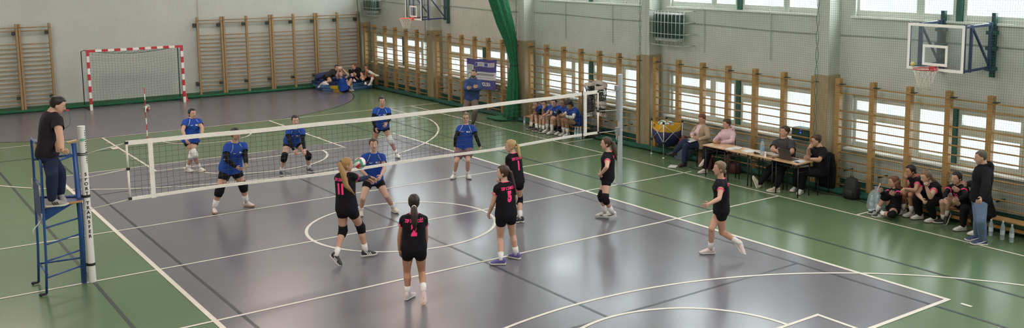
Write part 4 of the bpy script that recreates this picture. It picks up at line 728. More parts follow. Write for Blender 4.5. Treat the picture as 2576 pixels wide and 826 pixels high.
def ringc(c, ax, ay, rx, ry, n=14, p=2.0):
    out = []
    for k in range(n):
        a = 2 * math.pi * k / n; cs, sn = math.cos(a), math.sin(a)
        out.append(c + ax * (math.copysign(abs(cs) ** (2 / p), cs) * rx) + ay * (math.copysign(abs(sn) ** (2 / p), sn) * ry))
    return out
def limb(mb, pts, rad, n=12, front=None, flat=None):
    """tapered tube through pts with round ends"""
    pts = [V(p) for p in pts]
    d0 = (pts[1] - pts[0]).normalized(); d1 = (pts[-1] - pts[-2]).normalized()
    P = [pts[0] - d0 * rad[0] * .9, pts[0] - d0 * rad[0] * .6] + pts + [pts[-1] + d1 * rad[-1] * .6, pts[-1] + d1 * rad[-1] * .9]
    R = [rad[0] * .35, rad[0] * .8] + list(rad) + [rad[-1] * .8, rad[-1] * .35]
    mb.tube(P, R, n)
def remesh(mb, name, org, mats, vox, smooth_it=4, fac=.5):
    me = mb.mesh(name, org, mats, fix=True)
    ob = bpy.data.objects.new(name, me); COL.objects.link(ob)
    r = ob.modifiers.new('r', 'REMESH'); r.mode = 'VOXEL'; r.voxel_size = vox; r.use_smooth_shade = True
    if smooth_it:
        s = ob.modifiers.new('s', 'SMOOTH'); s.iterations = smooth_it; s.factor = fac
    dg = bpy.context.evaluated_depsgraph_get(); dg.update()
    m2 = bpy.data.meshes.new_from_object(ob.evaluated_get(dg)); m2.name = name
    bpy.data.objects.remove(ob); bpy.data.meshes.remove(me)
    m2.materials.clear()
    for m in mats: m2.materials.append(m)
    m2.polygons.foreach_set('material_index', [0] * len(m2.polygons))
    m2.polygons.foreach_set('use_smooth', [True] * len(m2.polygons))
    return m2
def trim_mesh(me, org, cuts):
    bm = bmesh.new(); bm.from_mesh(me)
    for co, no, test in cuts:
        fs = [f for f in bm.faces if test(f.calc_center_median() + org)]
        if not fs: continue
        es = {e for f in fs for e in f.edges}; vs = {v for f in fs for v in f.verts}
        bmesh.ops.bisect_plane(bm, geom=fs + list(es) + list(vs), plane_co=co - org, plane_no=no, clear_outer=False)
        kill = [f for f in bm.faces if (f.calc_center_median() + org - co).dot(no) > 1e-4 and test(f.calc_center_median() + org)]
        bmesh.ops.delete(bm, geom=kill, context='FACES')
    bm.to_mesh(me); bm.free()
    me.polygons.foreach_set('use_smooth', [True] * len(me.polygons))
def wrinkle(me, a):
    me.update(); ns = [v.normal.copy() for v in me.vertices]
    for v, n_ in zip(me.vertices, ns):
        c = v.co; w_ = noise.noise(V((c.x * 13, c.y * 13, c.z * 7))) + .6 * noise.noise(V((c.x * 26 + c.z * 18, c.y * 26 - c.z * 12, c.z * 10 + 7)))
        v.co = c + n_ * (a * w_)
def obj_of(me, name, parent, loc=None):
    o = bpy.data.objects.new(name, me); COL.objects.link(o)
    if parent: o.parent = parent
    if loc is not None: o.location = loc
    return o
class Body: pass
HEADP = [(-.50, .13, .12, .20), (-.44, .195, .20, .15), (-.34, .26, .28, .10), (-.2, .315, .355, .05), (-.05, .335, .41, .01), (.1, .345, .435, -.015), (.22, .34, .43, -.03), (.33, .30, .38, -.045), (.42, .22, .28, -.05), (.475, .12, .16, -.05), (.5, .03, .04, -.05)]
def headr(z):
    for a, b in zip(HEADP, HEADP[1:]):
        if z <= b[0]:
            t = (z - a[0]) / (b[0] - a[0]) if b[0] > a[0] else 0
            t = max(0, min(1, t)); return [lerp(a[i], b[i], t) for i in (1, 2, 3)]
    return list(HEADP[-1][1:])
TORSO = [(-.17, .105, .085, 0), (-.10, .155, .112, -.004), (.0, .172, .122, -.006), (.12, .163, .112, 0), (.32, .135, .095, .008), (.48, .138, .10, .008), (.64, .15, .115, .014), (.78, .155, .112, .006), (.88, .155, .096, -.004), (.95, .125, .075, -.012), (1.0, .065, .062, -.014)]

def torso_rings(B, off=0, t0=-2, t1=2, hem=None, loose=0, n=20):
    out = []
    for t, rx, ry, fo in B.torso:
        if t < t0 - 1e-6 or t > t1 + 1e-6: continue
        c, r, f = B.frame(t)
        o = off + (loose * max(0, 1 - abs(t - .3) / .55) if loose else 0)
        fb = B.fat if t < .9 else 1
        out.append(ringc(c + f * fo * B.k, r, f, rx * B.k * (fb ** .8) * B.wide + o, ry * B.k * fb + o, n, 2.3))
    return out
def hand(mb, w, g, nrm, k, curl, side):
    """palm + five separate fingers. g: direction target; nrm: palm normal; side +-1: thumb side"""
    d = (g - w).normalized(); nrm = (nrm - d * nrm.dot(d)); nrm = nrm.normalized() if nrm.length > 1e-4 else d.orthogonal().normalized()
    s = d.cross(nrm) * side
    pal = MB(); L = .088 * k
    pal.loft([ringc(w - d * .01, s, nrm, .024 * k, .018 * k, 12), ringc(w + d * .02 * k, s, nrm, .030 * k, .016 * k, 12, 2.5), ringc(w + d * L * .7, s, nrm, .040 * k, .014 * k, 12, 2.8), ringc(w + d * L, s, nrm, .040 * k, .011 * k, 12, 2.8), ringc(w + d * (L + .008), s, nrm, .032 * k, .006 * k, 12)])
    mb.add(pal.v, pal.f)
    for i, (o, fl) in enumerate([(.030, .068), (.010, .077), (-.010, .072), (-.029, .056)]):
        p = w + d * (L * .9) + s * (o * k); a = 0; pts = [p]; spread = s * ((o / .03) * .10)
        for j, seg in enumerate((.45, .32, .23)):
            a += curl * (1.0 if j else .8) * (1 + .12 * i)
            dd = (d + spread).normalized() * math.cos(a) + nrm * math.sin(a); pts.append(pts[-1] + dd * (fl * k * seg))
        mb.tube([pts[0] - d * .012] + pts + [pts[-1] + dd * .004], [.0085 * k, .0090 * k, .0085 * k, .0078 * k, .0068 * k, .003 * k], 8)
    p = w + d * (.022 * k) + s * (.026 * k)
    q1 = p + (d * .55 + s * .75 + nrm * .2).normalized() * .030 * k; q2 = q1 + (d * .85 + s * .35 + nrm * .35).normalized() * .030 * k; q3 = q2 + (d * .95 + s * .05 + nrm * .4).normalized() * .024 * k
    mb.tube([p - s * .01, p, q1, q2, q3], [.012 * k, .013 * k, .0105 * k, .009 * k, .005 * k], 8)

def shoe(B, a, toe, shin, key, parent, high=0, stripe=None, sole=None, boot=False):
    k = B.k * (1.06 if B.male else 1.0)
    v = toe - a; hz = V((v.x, v.y, 0))
    if hz.length < .04: hz = B.fp.copy()
    sd = hz.normalized().cross(Z)
    ang = math.radians(19)
    vv = v.normalized(); up0 = sd.cross(vv); f = vv * math.cos(ang) + up0 * math.sin(ang); u = sd.cross(f)
    if u.dot(shin) < 0 and abs(f.z) > .8: u = -u
    base = a - u * (.072 * k)
    R = lambda x, w, h0, h1: [base + f * (x * k) + sd * (c * w * k) + u * (k * (h0 if s < 0 else h1) if True else 0) for c, s in [(-.72, -1), (0, -1), (.72, -1), (1, -.5), (.82, 1), (.35, 1), (-.35, 1), (-.82, 1), (-1, -.5)]]
    def RR(x, w, h0, h1):
        m = lerp(h0, h1, .35); out = []
        for c, h in [(-.75, h0), (0, h0), (.75, h0), (1, m), (.85, lerp(h0, h1, .75)), (.45, h1), (-.45, h1), (-.85, lerp(h0, h1, .75)), (-1, m)]:
            out.append(base + f * (x * k) + sd * (c * w * k) + u * (h * k))
        return out
    mb = MB()
    prof = [(-.074, .018, .02, .075), (-.064, .031, .012, .105), (-.03, .038, .01, .112), (.02, .039, .01, .108), (.06, .041, .01, .088), (.10, .045, .01, .068), (.14, .045, .01, .054), (.17, .036, .012, .044), (.188, .016, .016, .026)]
    mb.loft([RR(*p) for p in prof])
    mb.tube([a - u * .02 * k, a + u * .012 * k + (shin * .01)], [.043 * k, .041 * k], 12)
    sh = mb.build('shoe', SHOE[key], parent, smooth=True)
    m2 = sh.modifiers.new('sub', 'SUBSURF'); m2.levels = 1; m2.render_levels = 1
    so = MB()
    pr = [(-.08, .020), (-.068, .032), (-.03, .037), (.03, .036), (.08, .043), (.12, .047), (.16, .042), (.185, .026), (.198, .010)]
    lo = [base + f * (x * k) + sd * (w * k) + u * (-.003 * k + .012 * k * max(0, (x - .13) / .06) ** 2) for x, w in pr] + [base + f * (x * k) - sd * (w * k) + u * (-.003 * k + .012 * k * max(0, (x - .13) / .06) ** 2) for x, w in reversed(pr)]
    so.prism(lo, u * (.021 * k)); so.build('sole', sole or M_sole, sh)
    if stripe:
        st = MB()
        for sg in (-1, 1):
            if stripe[1] == 'three':
                for j in range(3):
                    p0 = base + f * ((.03 + j * .028) * k) + sd * (sg * .043 * k) + u * (.022 * k); st.obox(p0 + u * .018 * k - f * .01 * k - sd * sg * .004, f, sd, (u - f * .5).normalized(), .007 * k, .003, .024 * k)
            else:
                st.tube([base + f * (-.045 * k) + sd * (sg * .041 * k) + u * .055 * k, base + f * (.01 * k) + sd * (sg * .0435 * k) + u * .032 * k, base + f * (.06 * k) + sd * (sg * .0445 * k) + u * .030 * k, base + f * (.125 * k) + sd * (sg * .0425 * k) + u * .048 * k][::-1] if False else [base + f * (.105 * k) + sd * (sg * .0455 * k) + u * .030 * k, base + f * (.06 * k) + sd * (sg * .0435 * k) + u * .028 * k, base + f * (.0 * k) + sd * (sg * .0395 * k) + u * .048 * k, base + f * (-.055 * k) + sd * (sg * .034 * k) + u * .07 * k], [.004, .008 * k, .006 * k, .002], 6)
        st.build('side_stripe', stripe[0], sh)
    return sh

def person(key, label, group=None, skin=0, hair='brown', style='pony', fat=1.0, male=False, shirt='blue', sleeve='short', pants='shorts', pcol='black', sock='white', sockh=.13, shoes='white', stripe=None, sole=None,
           pads='', padcol='black', arms='', armcol='black', number=None, trim=None, crest=None, curl=(.35, .35), hood=False, beard=False, glasses=False, collar=None, plen=.26, hairlen=.3, vox=.011, boot=False, capsleeve=.5, open_hair=None, wide=1.0, back_text=None, front_num=None, cardigan=None, hairwide=1.0, hairbase=0.0, hairdir=(0, 0, 0)):
    D = POSES[key]; J = {k: V(v) for k, v in D['J'].items()}
    B = Body(); B.k = k = D['H'] / 1.70; B.fat = fat; B.male = male; B.fp, B.fs, B.fh = J['fp'], J['fs'], J['fh']; B.wide = wide * (1.06 if male else 1)
    P, N = J['pel'], J['neck']; up = (N - P).normalized()
    rp = (J['hR'] - J['hL']).normalized(); rs = (J['sR'] - J['sL']).normalized()
    L = (N - P).length
    def frame(t):
        s = max(0, min(1, t)); r = lerp(rp, rs, s); r = (r - up * r.dot(up)).normalized(); f = up.cross(r)
        bend = math.sin(math.pi * s) * .02
        return P + up * (L * t) - f * bend, r, f
    B.frame = frame
    B.torso = [list(x) for x in TORSO]
    if male:
        for x in B.torso:
            if x[0] > .28: x[1] *= 1.12; x[2] *= 1.06
            elif x[0] > .1: x[1] *= 1.0
            else: x[1] *= .95
        B.torso[4][1] = .148; B.torso[5][1] = .155
    org = (J['aR'] + J['aL']) / 2; org.z = 0
    if key[0] == 'r': org.z = .0
    mk = 1.18 if male else 1.0; fk = fat ** .7
    # --- body
    mb = MB(); mb.loft(torso_rings(B))
    hdc = J['head']; hh = .134 * D['H'] * 1.02
    tilt = (hdc - N).normalized(); u0 = (Z * .75 + tilt * .45).normalized() if key[0] != 'r' else (Z * .5 + tilt * .6).normalized()
    fh = J['fh']; fh = (fh - u0 * fh.dot(u0)).normalized(); pit = math.radians(D['pit'])
    f = fh * math.cos(pit) + u0 * math.sin(pit); u = u0 * math.cos(pit) - fh * math.sin(pit); r = f.cross(u)
    hd = MB(); wk = .92 if not male else .98
    hd.loft([ringc(hdc + u * (z * hh) + f * (o * hh), r, f, rx * hh * wk, ry * hh, 18, 2.15) for z, rx, ry, o in HEADP])
    mb.add(hd.v, hd.f)
    nose = MB(); nose.tube([hdc + u * (.06 * hh) + f * (.405 * hh), hdc + u * (-.05 * hh) + f * (.46 * hh), hdc + u * (-.14 * hh) + f * (.50 * hh), hdc + u * (-.17 * hh) + f * (.45 * hh)], [.03 * hh, .036 * hh, .052 * hh, .045 * hh], 8); mb.add(nose.v, nose.f)
    chin = MB(); chin.ball(hdc + u * (-.42 * hh) + f * (.27 * hh), .10 * hh, 10, 8); mb.add(chin.v, chin.f)
    for s in (-1, 1):
        e = MB(); e.ball(hdc + r * (s * .325 * hh * wk) + u * (-.03 * hh) - f * (.03 * hh), (.035 * hh, .075 * hh, .13 * hh), 10, 8, (r, f, u)); mb.add(e.v, e.f)
    c1, r1, f1 = frame(.97)
    nk = MB(); nk.tube([c1 - up * .03, N + up * .01, lerp(N, hdc - u * .2 * hh - f * .02, .55), hdc - u * (.28 * hh) - f * (.03 * hh), hdc - f * .03 * hh], [.062 * k * mk, .055 * k * mk, .05 * k * mk, .05 * k * mk, .045 * k], 14); mb.add(nk.v, nk.f)
    for S in 'RL':
        s, e, w, g = J['s' + S], J['e' + S], J['w' + S], J['g' + S]
        sj = s - Z * .026 * k
        J['sj' + S] = sj
        limb(mb, [lerp(c1, sj, .25) - up * .02, lerp(c1, sj, .65) - up * .012, sj], [.05 * k * mk, .054 * k * mk, .056 * k * mk], 12)
        limb(mb, [sj, lerp(sj, e, .2), lerp(sj, e, .55), lerp(sj, e, .92), e], [.056 * k * mk * fk, .053 * k * mk * fk, .046 * k * mk * fk, .039 * k * mk * fk, .038 * k * mk * fk])
        limb(mb, [e, lerp(e, w, .2), lerp(e, w, .55), lerp(e, w, .9), w], [.037 * k * mk * fk, .041 * k * mk * fk, .035 * k * mk * fk, .027 * k * mk, .025 * k * mk])
        h, kn, an = J['h' + S], J['k' + S], J['a' + S]
        limb(mb, [h, lerp(h, kn, .15), lerp(h, kn, .5), lerp(h, kn, .85), kn], [.090 * k * fk, .092 * k * fk, .078 * k * fk, .060 * k * fk, .057 * k * fk], 14)
        kd = lerp(h, an, .5) - kn; kd = kd.normalized() if kd.length > .02 else -B.fp
        bk = (kd * .012) if True else V()
        limb(mb, [kn, lerp(kn, an, .12) + bk * .6, lerp(kn, an, .3) + bk * 1.3, lerp(kn, an, .6) + bk * .4, lerp(kn, an, .9), an], [.054 * k * fk, .053 * k * fk, .058 * k * fk, .045 * k * fk, .034 * k, .036 * k], 12)
        ft = MB(); limb(ft, [an, lerp(an, J['t' + S], .6), J['t' + S]], [.035 * k, .03 * k, .02 * k], 8); mb.add(ft.v, ft.f)
        bt = MB(); cc, rr_, ff = frame(-.06); bt.ball(lerp(h, cc, .35) - ff * .05 * k, .085 * k * fk, 12, 8); mb.add(bt.v, bt.f)
    if not male:
        for s in (-1, 1):
            c, rr_, ff = frame(.68); cb = MB(); cb.ball(c + rr_ * (s * .068 * k) + ff * (.085 * k * fat), .062 * k * fk, 12, 8); mb.add(cb.v, cb.f)
    me = remesh(mb, 'person', org, [SKIN[skin], M_eyeW, M_iris, M_lip, HAIR[hair if hair != 'light' else 'ash']], vox, 3)
    bvh = BVHTree.FromPolygons([v.co + org for v in me.vertices], [tuple(p.vertices) for p in me.polygons])
    # --- face features and fingers go into the same body mesh
    ex = MB()
    def onface(x, z):
        o = hdc + r * (x * hh) + u * (z * hh) + f * hh; hit = bvh.ray_cast(o, -f)
        return hit[0] if hit[0] is not None else hdc + f * (.42 * hh) + r * (x * hh) + u * (z * hh)
    for s in (-1, 1):
        p = onface(s * .145, .02); ex.mtl(1); ex.ball(p - f * .004, (.052 * hh, .018 * hh, .026 * hh), 10, 8, (r, f, u))
        ex.mtl(2); ex.ball(p - f * .001, (.026 * hh, .017 * hh, .026 * hh), 8, 6, (r, f, u))
        ex.mtl(4); ex.tube([onface(s * .07, .105) + f * .001, onface(s * .15, .125) + f * .001, onface(s * .235, .095) + f * .001], [.006 * hh, .009 * hh, .005 * hh], 6)
        ex.tube([onface(s * .085, .045) + f * .001, onface(s * .145, .06) + f * .002, onface(s * .21, .035) + f * .001], .006 * hh, 5)
    ex.mtl(3); ex.tube([onface(-.12, -.265), onface(-.05, -.258) + f * .002, onface(0, -.262) + f * .002, onface(.05, -.258) + f * .002, onface(.12, -.265)], [.008 * hh, .022 * hh, .024 * hh, .022 * hh, .008 * hh], 6)
    ex.mtl(0)
    for s in (-1, 1):
        ec = hdc + r * (s * .345 * hh * wk) + u * (-.05 * hh) - f * (.05 * hh)
        ex.ball(ec, (.045 * hh, .085 * hh, .135 * hh), 10, 8, ((r + f * (-.5 * s * s)).normalized() if s > 0 else (r + f * .5).normalized(), f, u))
    ctr = frame(.5)[0]
    for i, S in enumerate('RL'):
        w, g, e = J['w' + S], J['g' + S], J['e' + S]
        n_ = ctr - w
        if n_.length < .05: n_ = -B.fs
        hand(ex, w, g, n_, k * (1.1 if male else 1), curl[i], 1 if S == 'R' else -1)
    bm = bmesh.new(); bm.from_mesh(me)
    nb = len(bm.verts); vs = [bm.verts.new(v - org) for v in ex.v]
    for fc, mi in zip(ex.f, ex.mi):
        try:
            q = bm.faces.new([vs[i] for i in fc]); q.material_index = mi; q.smooth = True
        except ValueError: pass
    bm.to_mesh(me); bm.free()
    root = obj_of(me, 'person', None, org); tag(root, label, 'person', group)
    # --- shirt
    loose_ = {'blue': .038, 'black': .026, 'tee': .02, 'grey': .035}.get(shirt, .028)
    cl = MB(); long_ = sleeve == 'long'; off = .014 if not hood else .026
    lo_t = -.10 if shirt != 'k' else -.06
    rg = torso_rings(B, off, lo_t, .96, loose=loose_)
    cN, rN, fN = frame(1.0)
    rg.append(ringc(cN - fN * .012, rN, fN, .072 * k * mk, .066 * k * mk, 20, 2.2))
    cl.loft(rg)
    if not male:
        for s in (-1, 1):
            c, rr_, ff = frame(.68); cb = MB(); cb.ball(c + rr_ * (s * .066 * k) + ff * (.092 * k * fat), .066 * k * fk, 12, 8); cl.add(cb.v, cb.f)
    for S in 'RL':
        sj, e, w = J['sj' + S], J['e' + S], J['w' + S]
        limb(cl, [lerp(c1, sj, .25) - up * .02, lerp(c1, sj, .65) - up * .01, sj], [.058 * k * mk, .064 * k * mk, .067 * k * mk * fk])
        if long_:
            q = (.06 if hood else .052) * k * mk * fk
            limb(cl, [sj, lerp(sj, e, .5), e], [.068 * k * mk * fk, q, q * .95]); limb(cl, [e, lerp(e, w, .4), lerp(e, w, .9), lerp(e, w, .97)], [q * .95, q * .9, .036 * k * mk, .034 * k * mk])
        elif sleeve == 'cap':
            limb(cl, [sj, lerp(sj, e, .12), lerp(sj, e, .26)], [.067 * k * fk, .064 * k * fk, .060 * k * fk])
        else:
            limb(cl, [sj, lerp(sj, e, .3), lerp(sj, e, capsleeve)], [.068 * k * mk * fk, .066 * k * mk * fk, .064 * k * mk * fk])
    if hood:
        hb = MB(); hb.tube([cN + rN * (.085 * k * math.cos(a)) + fN * (.085 * k * math.sin(a)) - fN * .015 + up * (.02 - .035 * math.sin(a)) for a in [i * math.pi / 8 for i in range(16)]], .028, 8, closed=True); cl.add(hb.v, hb.f)
        hb = MB(); hb.ball(cN - fN * .115 * k - up * .04, (.115 * k, .05 * k, .10 * k), 14, 10, (rN, fN, up)); cl.add(hb.v, hb.f)
    sm = remesh(cl, 'shirt', org, [C_[shirt]], vox, 3)
    cuts = []
    def arm_near(q, S):
        t_ = max(-.2, min(1.1, (q - P).dot(up) / L)); c_, r_, f_ = frame(t_)
        d_ = q - c_
        if (d_.dot(r_) / (.20 * k * B.wide)) ** 2 + (d_.dot(f_) / (.165 * k * fat)) ** 2 < 1 and t_ < .97: return False
        a_, b_ = J['sj' + S], J['e' + S]; ax = (b_ - a_).normalized(); w_ = q - a_
        return (w_ - ax * w_.dot(ax)).length < .10 * k * fk
    c0, r0, f0 = frame(lo_t + .035)
    cuts.append((c0, -up, lambda q: abs((q - c0).dot(r0)) < .26 * k * fk and abs((q - c0).dot(f0)) < .24 * k * fk and abs((q - c0).dot(up)) < .14 and not (long_ and min((q - J['w' + S2]).length for S2 in 'RL') < .16)))
    for S in 'RL':
        if not long_:
            q_ = .25 if sleeve == 'cap' else capsleeve
            cs_ = lerp(J['sj' + S], J['e' + S], q_); cuts.append((cs_, (J['e' + S] - J['sj' + S]).normalized(), lambda q, cs_=cs_, S=S: (q - cs_).length < .15 * k * fk and arm_near(q, S)))
    trim_mesh(sm, org, cuts)
    wrinkle(sm, .006 if shirt != 'black' else .004)
    so = obj_of(sm, {'hood': 'hoodie'}.get(shirt, 'hoodie' if hood else 'shirt'), root)
    sb = BVHTree.FromPolygons([v.co + org for v in sm.vertices], [tuple(p.vertices) for p in sm.polygons])
    def stick(vs, c, rt, upv, d, lift=.003):
        out = []
        for v in vs:
            o = c + rt * v.x + upv * v.y + d * .4; hit = sb.ray_cast(o, -d)
            out.append((hit[0] + d * lift) if hit[0] is not None else c + rt * v.x + upv * v.y + d * .12)
        return out
    def decal(body, name, m, t, x, size, back, bold=0, parent=so, cuts=2, sx=1.0):
        c, rr_, ff = frame(t); d = -ff if back else ff; rt = rr_ if back else -rr_
        vs, fs = text_mesh(body, size, bold, 0, cuts=cuts)
        for v in vs: v.x = v.x * sx + x
        mm = MB(); mm.add(stick(vs, c, rt, up, d), fs); return mm.build(name, m, parent, fix=False)
    if back_text: decal(back_text, 'lettering', M_pink, .83, 0, .066, True, .0025, sx=.58)
    if number: decal(number, 'number', M_pink, .58, 0, .23, True, .018, sx=.66)
    if front_num: decal(front_num, 'front_number', M_pink, .62, 0, .12, False, .003)
    if crest:
        decal(crest, 'crest', M_white, .73, .066 * k, .046, False, .0015)
        c, rr_, ff = frame(.73); pts = [(-.045, .012), (-.02, -.008), (.0, -.010), (.045, .016), (.0, -.001), (-.02, .0), (-.034, .006)]
        vs = stick([V((x - .07 * k, y, 0)) for x, y in pts], c, -rr_, up, ff); mm = MB(); mm.add(vs, [tuple(range(len(vs)))]); mm.build('chest_mark', M_white, so, fix=False)
        for S, sg in (('R', 1), ('L', -1)):
            a = frame(.97); q = [lerp(V((sg * .075 * k, .0, 0)), V((sg * .15 * k, -.16 * k, 0)), i / 8) for i in range(9)]
            pts = stick([V((v.x, v.y, 0)) for v in q], a[0], a[1], up, a[2], .001)
            mm = MB(); mm.tube(pts, .004, 5); mm.build('piping', M_white, so, smooth=True)
    if trim:
        for S in 'RL':
            sj, e = J['sj' + S], J['e' + S]; q = .30 if sleeve == 'cap' else capsleeve + .04
            if sleeve == 'long': continue
            c = lerp(sj, e, q + .08); d = (e - sj).normalized(); a = d.orthogonal().normalized(); b2 = d.cross(a); R = (.063 if sleeve == 'cap' else .066) * k * fk
            mm = MB(); mm.loft([[c + d * o + a * (rr2 * math.cos(x)) + b2 * (rr2 * math.sin(x)) for x in [i * math.pi / 10 for i in range(20)]] for o, rr2 in ((-.005, R + .002), (.005, R), (.005, R - .012))], cap=False); mm.build('sleeve_trim', trim, so, smooth=True)
        mm = MB(); mm.tube([cN - fN * .012 + rN * (.074 * k * math.cos(a)) + fN * (.068 * k * math.sin(a)) - up * (.012 + .014 * math.sin(a)) for a in [i * math.pi / 10 for i in range(20)]], .007, 6, closed=True); mm.build('collar_trim', trim, so, smooth=True)
    elif collar:
        mm = MB(); mm.tube([cN - fN * .012 + rN * (.070 * k * mk * math.cos(a)) + fN * (.066 * k * mk * math.sin(a)) - up * (.005 + .012 * math.sin(a)) for a in [i * math.pi / 10 for i in range(20)]], .012, 6, closed=True); mm.build('collar', collar, so, smooth=True)
    # --- shorts / trousers
    if pants:
        pm = MB(); o2 = .008 if pants == 'shorts' else .016
        pm.loft(torso_rings(B, o2, -.17, .125))
        for S in 'RL':
            h, kn, an = J['h' + S], J['k' + S], J['a' + S]
            cc, rr_, ff = frame(-.06); bt = MB(); bt.ball(lerp(h, cc, .35) - ff * .05 * k, .085 * k * fk + o2, 12, 8); pm.add(bt.v, bt.f)
            if pants == 'shorts':
                limb(pm, [h, lerp(h, kn, .12), lerp(h, kn, plen)], [(.090 * k * fk) + o2, (.093 * k * fk) + o2, (.089 * k * fk) + o2], 14)
            elif pants == 'loose':
                limb(pm, [h, lerp(h, kn, .2), lerp(h, kn, plen)], [.098 * k * fk + o2, .105 * k * fk + o2, .108 * k * fk + o2], 14)
            else:
                limb(pm, [h, lerp(h, kn, .15), lerp(h, kn, .5), lerp(h, kn, .9), kn], [.092 * k * fk + o2, .094 * k * fk + o2, .082 * k * fk + o2, .066 * k * fk + o2, .064 * k * fk + o2], 14)
                limb(pm, [kn, lerp(kn, an, .3), lerp(kn, an, .7), lerp(kn, an, .9)], [.062 * k * fk + o2, .064 * k * fk + o2, .052 * k * fk + o2, .044 * k + o2], 12)
        obj_of(remesh(pm, pants, org, [C_[pcol]], vox, 3), 'trousers' if pants == 'trousers' else 'shorts', root)
    # --- socks, shoes, pads, sleeves
    for S in 'RL':
        h, kn, an = J['h' + S], J['k' + S], J['a' + S]; sh = (kn - an).normalized()
        if sock and not boot:
            mm = MB(); t_ = sockh / (kn - an).length; mm.tube([an - sh * .02, lerp(an, kn, t_ * .4), lerp(an, kn, t_)], [.041 * k, (.040 + .012 * t_) * k * (1 + .4 * (fk - 1)), (.041 + .028 * t_) * k * (1 + .6 * (fk - 1))], 14); mm.build('sock', C_[sock] if sock in C_ else sock, root, smooth=True)
        shoe(B, an, J['t' + S], sh, shoes, root, stripe=stripe, sole=sole)
        if boot:
            mm = MB(); mm.tube([an - sh * .02, lerp(an, kn, .3), lerp(an, kn, .75)], [.046 * k, .055 * k, .068 * k], 14); mm.build('boot_shaft', SHOE[shoes], root, smooth=True)
        if S in pads:
            dn_, up_ = (an - kn).normalized(), (h - kn).normalized(); fr = (-(dn_ + up_)); fr = fr.normalized() if fr.length > .1 else B.fp
            mm = MB(); R = .062 * k * fk
            mm.tube([kn + up_ * .10 * k, kn + up_ * .05 * k + fr * .004, kn + fr * .008, kn + dn_ * .05 * k + fr * .004, kn + dn_ * .10 * k], [.074 * k * fk, .074 * k * fk, .080 * k * fk, .074 * k * fk, .066 * k * fk], 16)
            mm.ball(kn + fr * .022 * k, (.052 * k, .052 * k, .075 * k), 12, 8, (fr, fr.cross(up_).normalized(), up_)); kp = mm.build('knee_pad', C_[padcol], root, smooth=True)
        if S in arms:
            sj, e, w = J['sj' + S], J['e' + S], J['w' + S]; mm = MB()
            a0 = .42
            mm.tube([lerp(sj, e, a0), lerp(sj, e, .75), lerp(sj, e, .95), lerp(e, w, .08), lerp(e, w, .3), lerp(e, w, .7), lerp(e, w, .96)], [.051 * k * fk, .045 * k * fk, .043 * k * fk, .043 * k * fk, .044 * k * fk, .036 * k * fk, .030 * k], 12); mm.build('arm_sleeve', C_[armcol], root, smooth=True)
    # --- hair
    hm = HAIR[hair]; mb = MB(); naz, nr = 36, 12
    def outside(q, gap):
        o = q - B.fs * .6; hit = sb.ray_cast(o, B.fs)
        if hit[0] is not None and (q - o).length > (hit[0] - o).length - gap: return hit[0] - B.fs * gap
        return q
    fz, sz, bz = {'short': (.30, .12, -.20), 'buzz': (.30, .14, -.18)}.get(style, (.315, -.06, -.36))
    th = {'short': .017, 'buzz': .006, 'curly': .024}.get(style, .012)
    rings = []
    for i in range(nr + 1):
        ring = []
        for j in range(naz):
            a = 2 * math.pi * j / naz; cf = math.cos(a)   # cf=1 front
            zb = lerp(sz, fz, max(0, (cf - .15) / .85) ** .6) if cf > .15 else (lerp(sz, bz, min(1, (.15 - cf) / .7)))
            if cf > .15 and cf < .55: zb = lerp(sz, fz, ((cf - .15) / .4) ** .7) if style not in ('short', 'buzz') else lerp(sz, fz, ((cf - .15) / .4))
            elif cf >= .55: zb = fz + .03 * math.cos((cf - .55) * 3)
            tt = i / nr; z = lerp(.49, zb, tt ** .8)
            if style in ('short',) and i < nr and cf > .3: zz = z + .015 * (1 - tt)
            rx, ry, o = headr(z); e = th * (1 - .75 * (tt ** 6)) * (1.0 + .3 * nz(j * .9, i * .7))
            if style == 'short': e *= lerp(.35, 1.15, max(0, min(1, (z + .1) / .45)))
            if style == 'curly': e += .03 + .02 * nz(j * 1.9, i * 1.5)
            ring.append(hdc + u * (z * hh + th * max(0, min(1, (z - .25) / .2))) + f * (o * hh + (ry * hh + e) * cf) + r * ((rx * hh * wk + e) * math.sin(a)))
        rings.append(ring)
    last = [hdc + (p - hdc) * .94 for p in rings[-1]]
    rings.append(last)
    mb.loft(rings)
    ho = mb.build('hair', hm, root, smooth=True)
    bk = hdc - f * ((.40 - .12 * max(0, -hairbase)) * hh) + u * ((.08 + hairbase) * hh)
    hx = V(hairdir)
    if style == 'pony' or style == 'braid':
        mb = MB(); l = hairlen; p0 = bk; p1 = bk - f * .045 - Z * .01; 
        pts = [p0 + f * .02, p0, p1, p1 - Z * (l * .3) - f * .012 + hx * .3, p1 - Z * (l * .65) + hx * .7, p1 - Z * l + hx]
        pts = pts[:3] + [outside(q, .03) for q in pts[3:]]
        rad = [.02, .022, .028, .036, .030, .006]
        rad = [x * (hairwide if i_ > 1 else 1) for i_, x in enumerate(rad)]
        if style == 'braid':
            q = []; rr = []
            for i in range(22):
                t = i / 21; j = min(4, int(t * 5)); q.append(lerp(pts[j], pts[j + 1], t * 5 - j)); rr.append((.020 + .007 * abs(math.sin(i * 1.25))) * (1 - .5 * t))
            pts, rad = q, rr
        mb.tube(pts, [x * (1.15 if hairlen > .35 else 1) for x in rad], 12); mb.build('ponytail' if style == 'pony' else 'braid', hm, ho, smooth=True)
        mb = MB(); mb.tube([p0 - f * .018 + (r * math.cos(a) + u * math.sin(a)) * .026 for a in [i * math.pi / 6 for i in range(12)]], .009, 6, closed=True); mb.build('hair_tie', C_['white'] if open_hair == 'scrunchie' else M_black, ho, smooth=True)
    elif style == 'bun':
        mb = MB(); mb.ball(bk - f * .03 - u * .01, .038, 12, 8); mb.build('hair_bun', hm, ho, smooth=True)
    elif style == 'topbun':
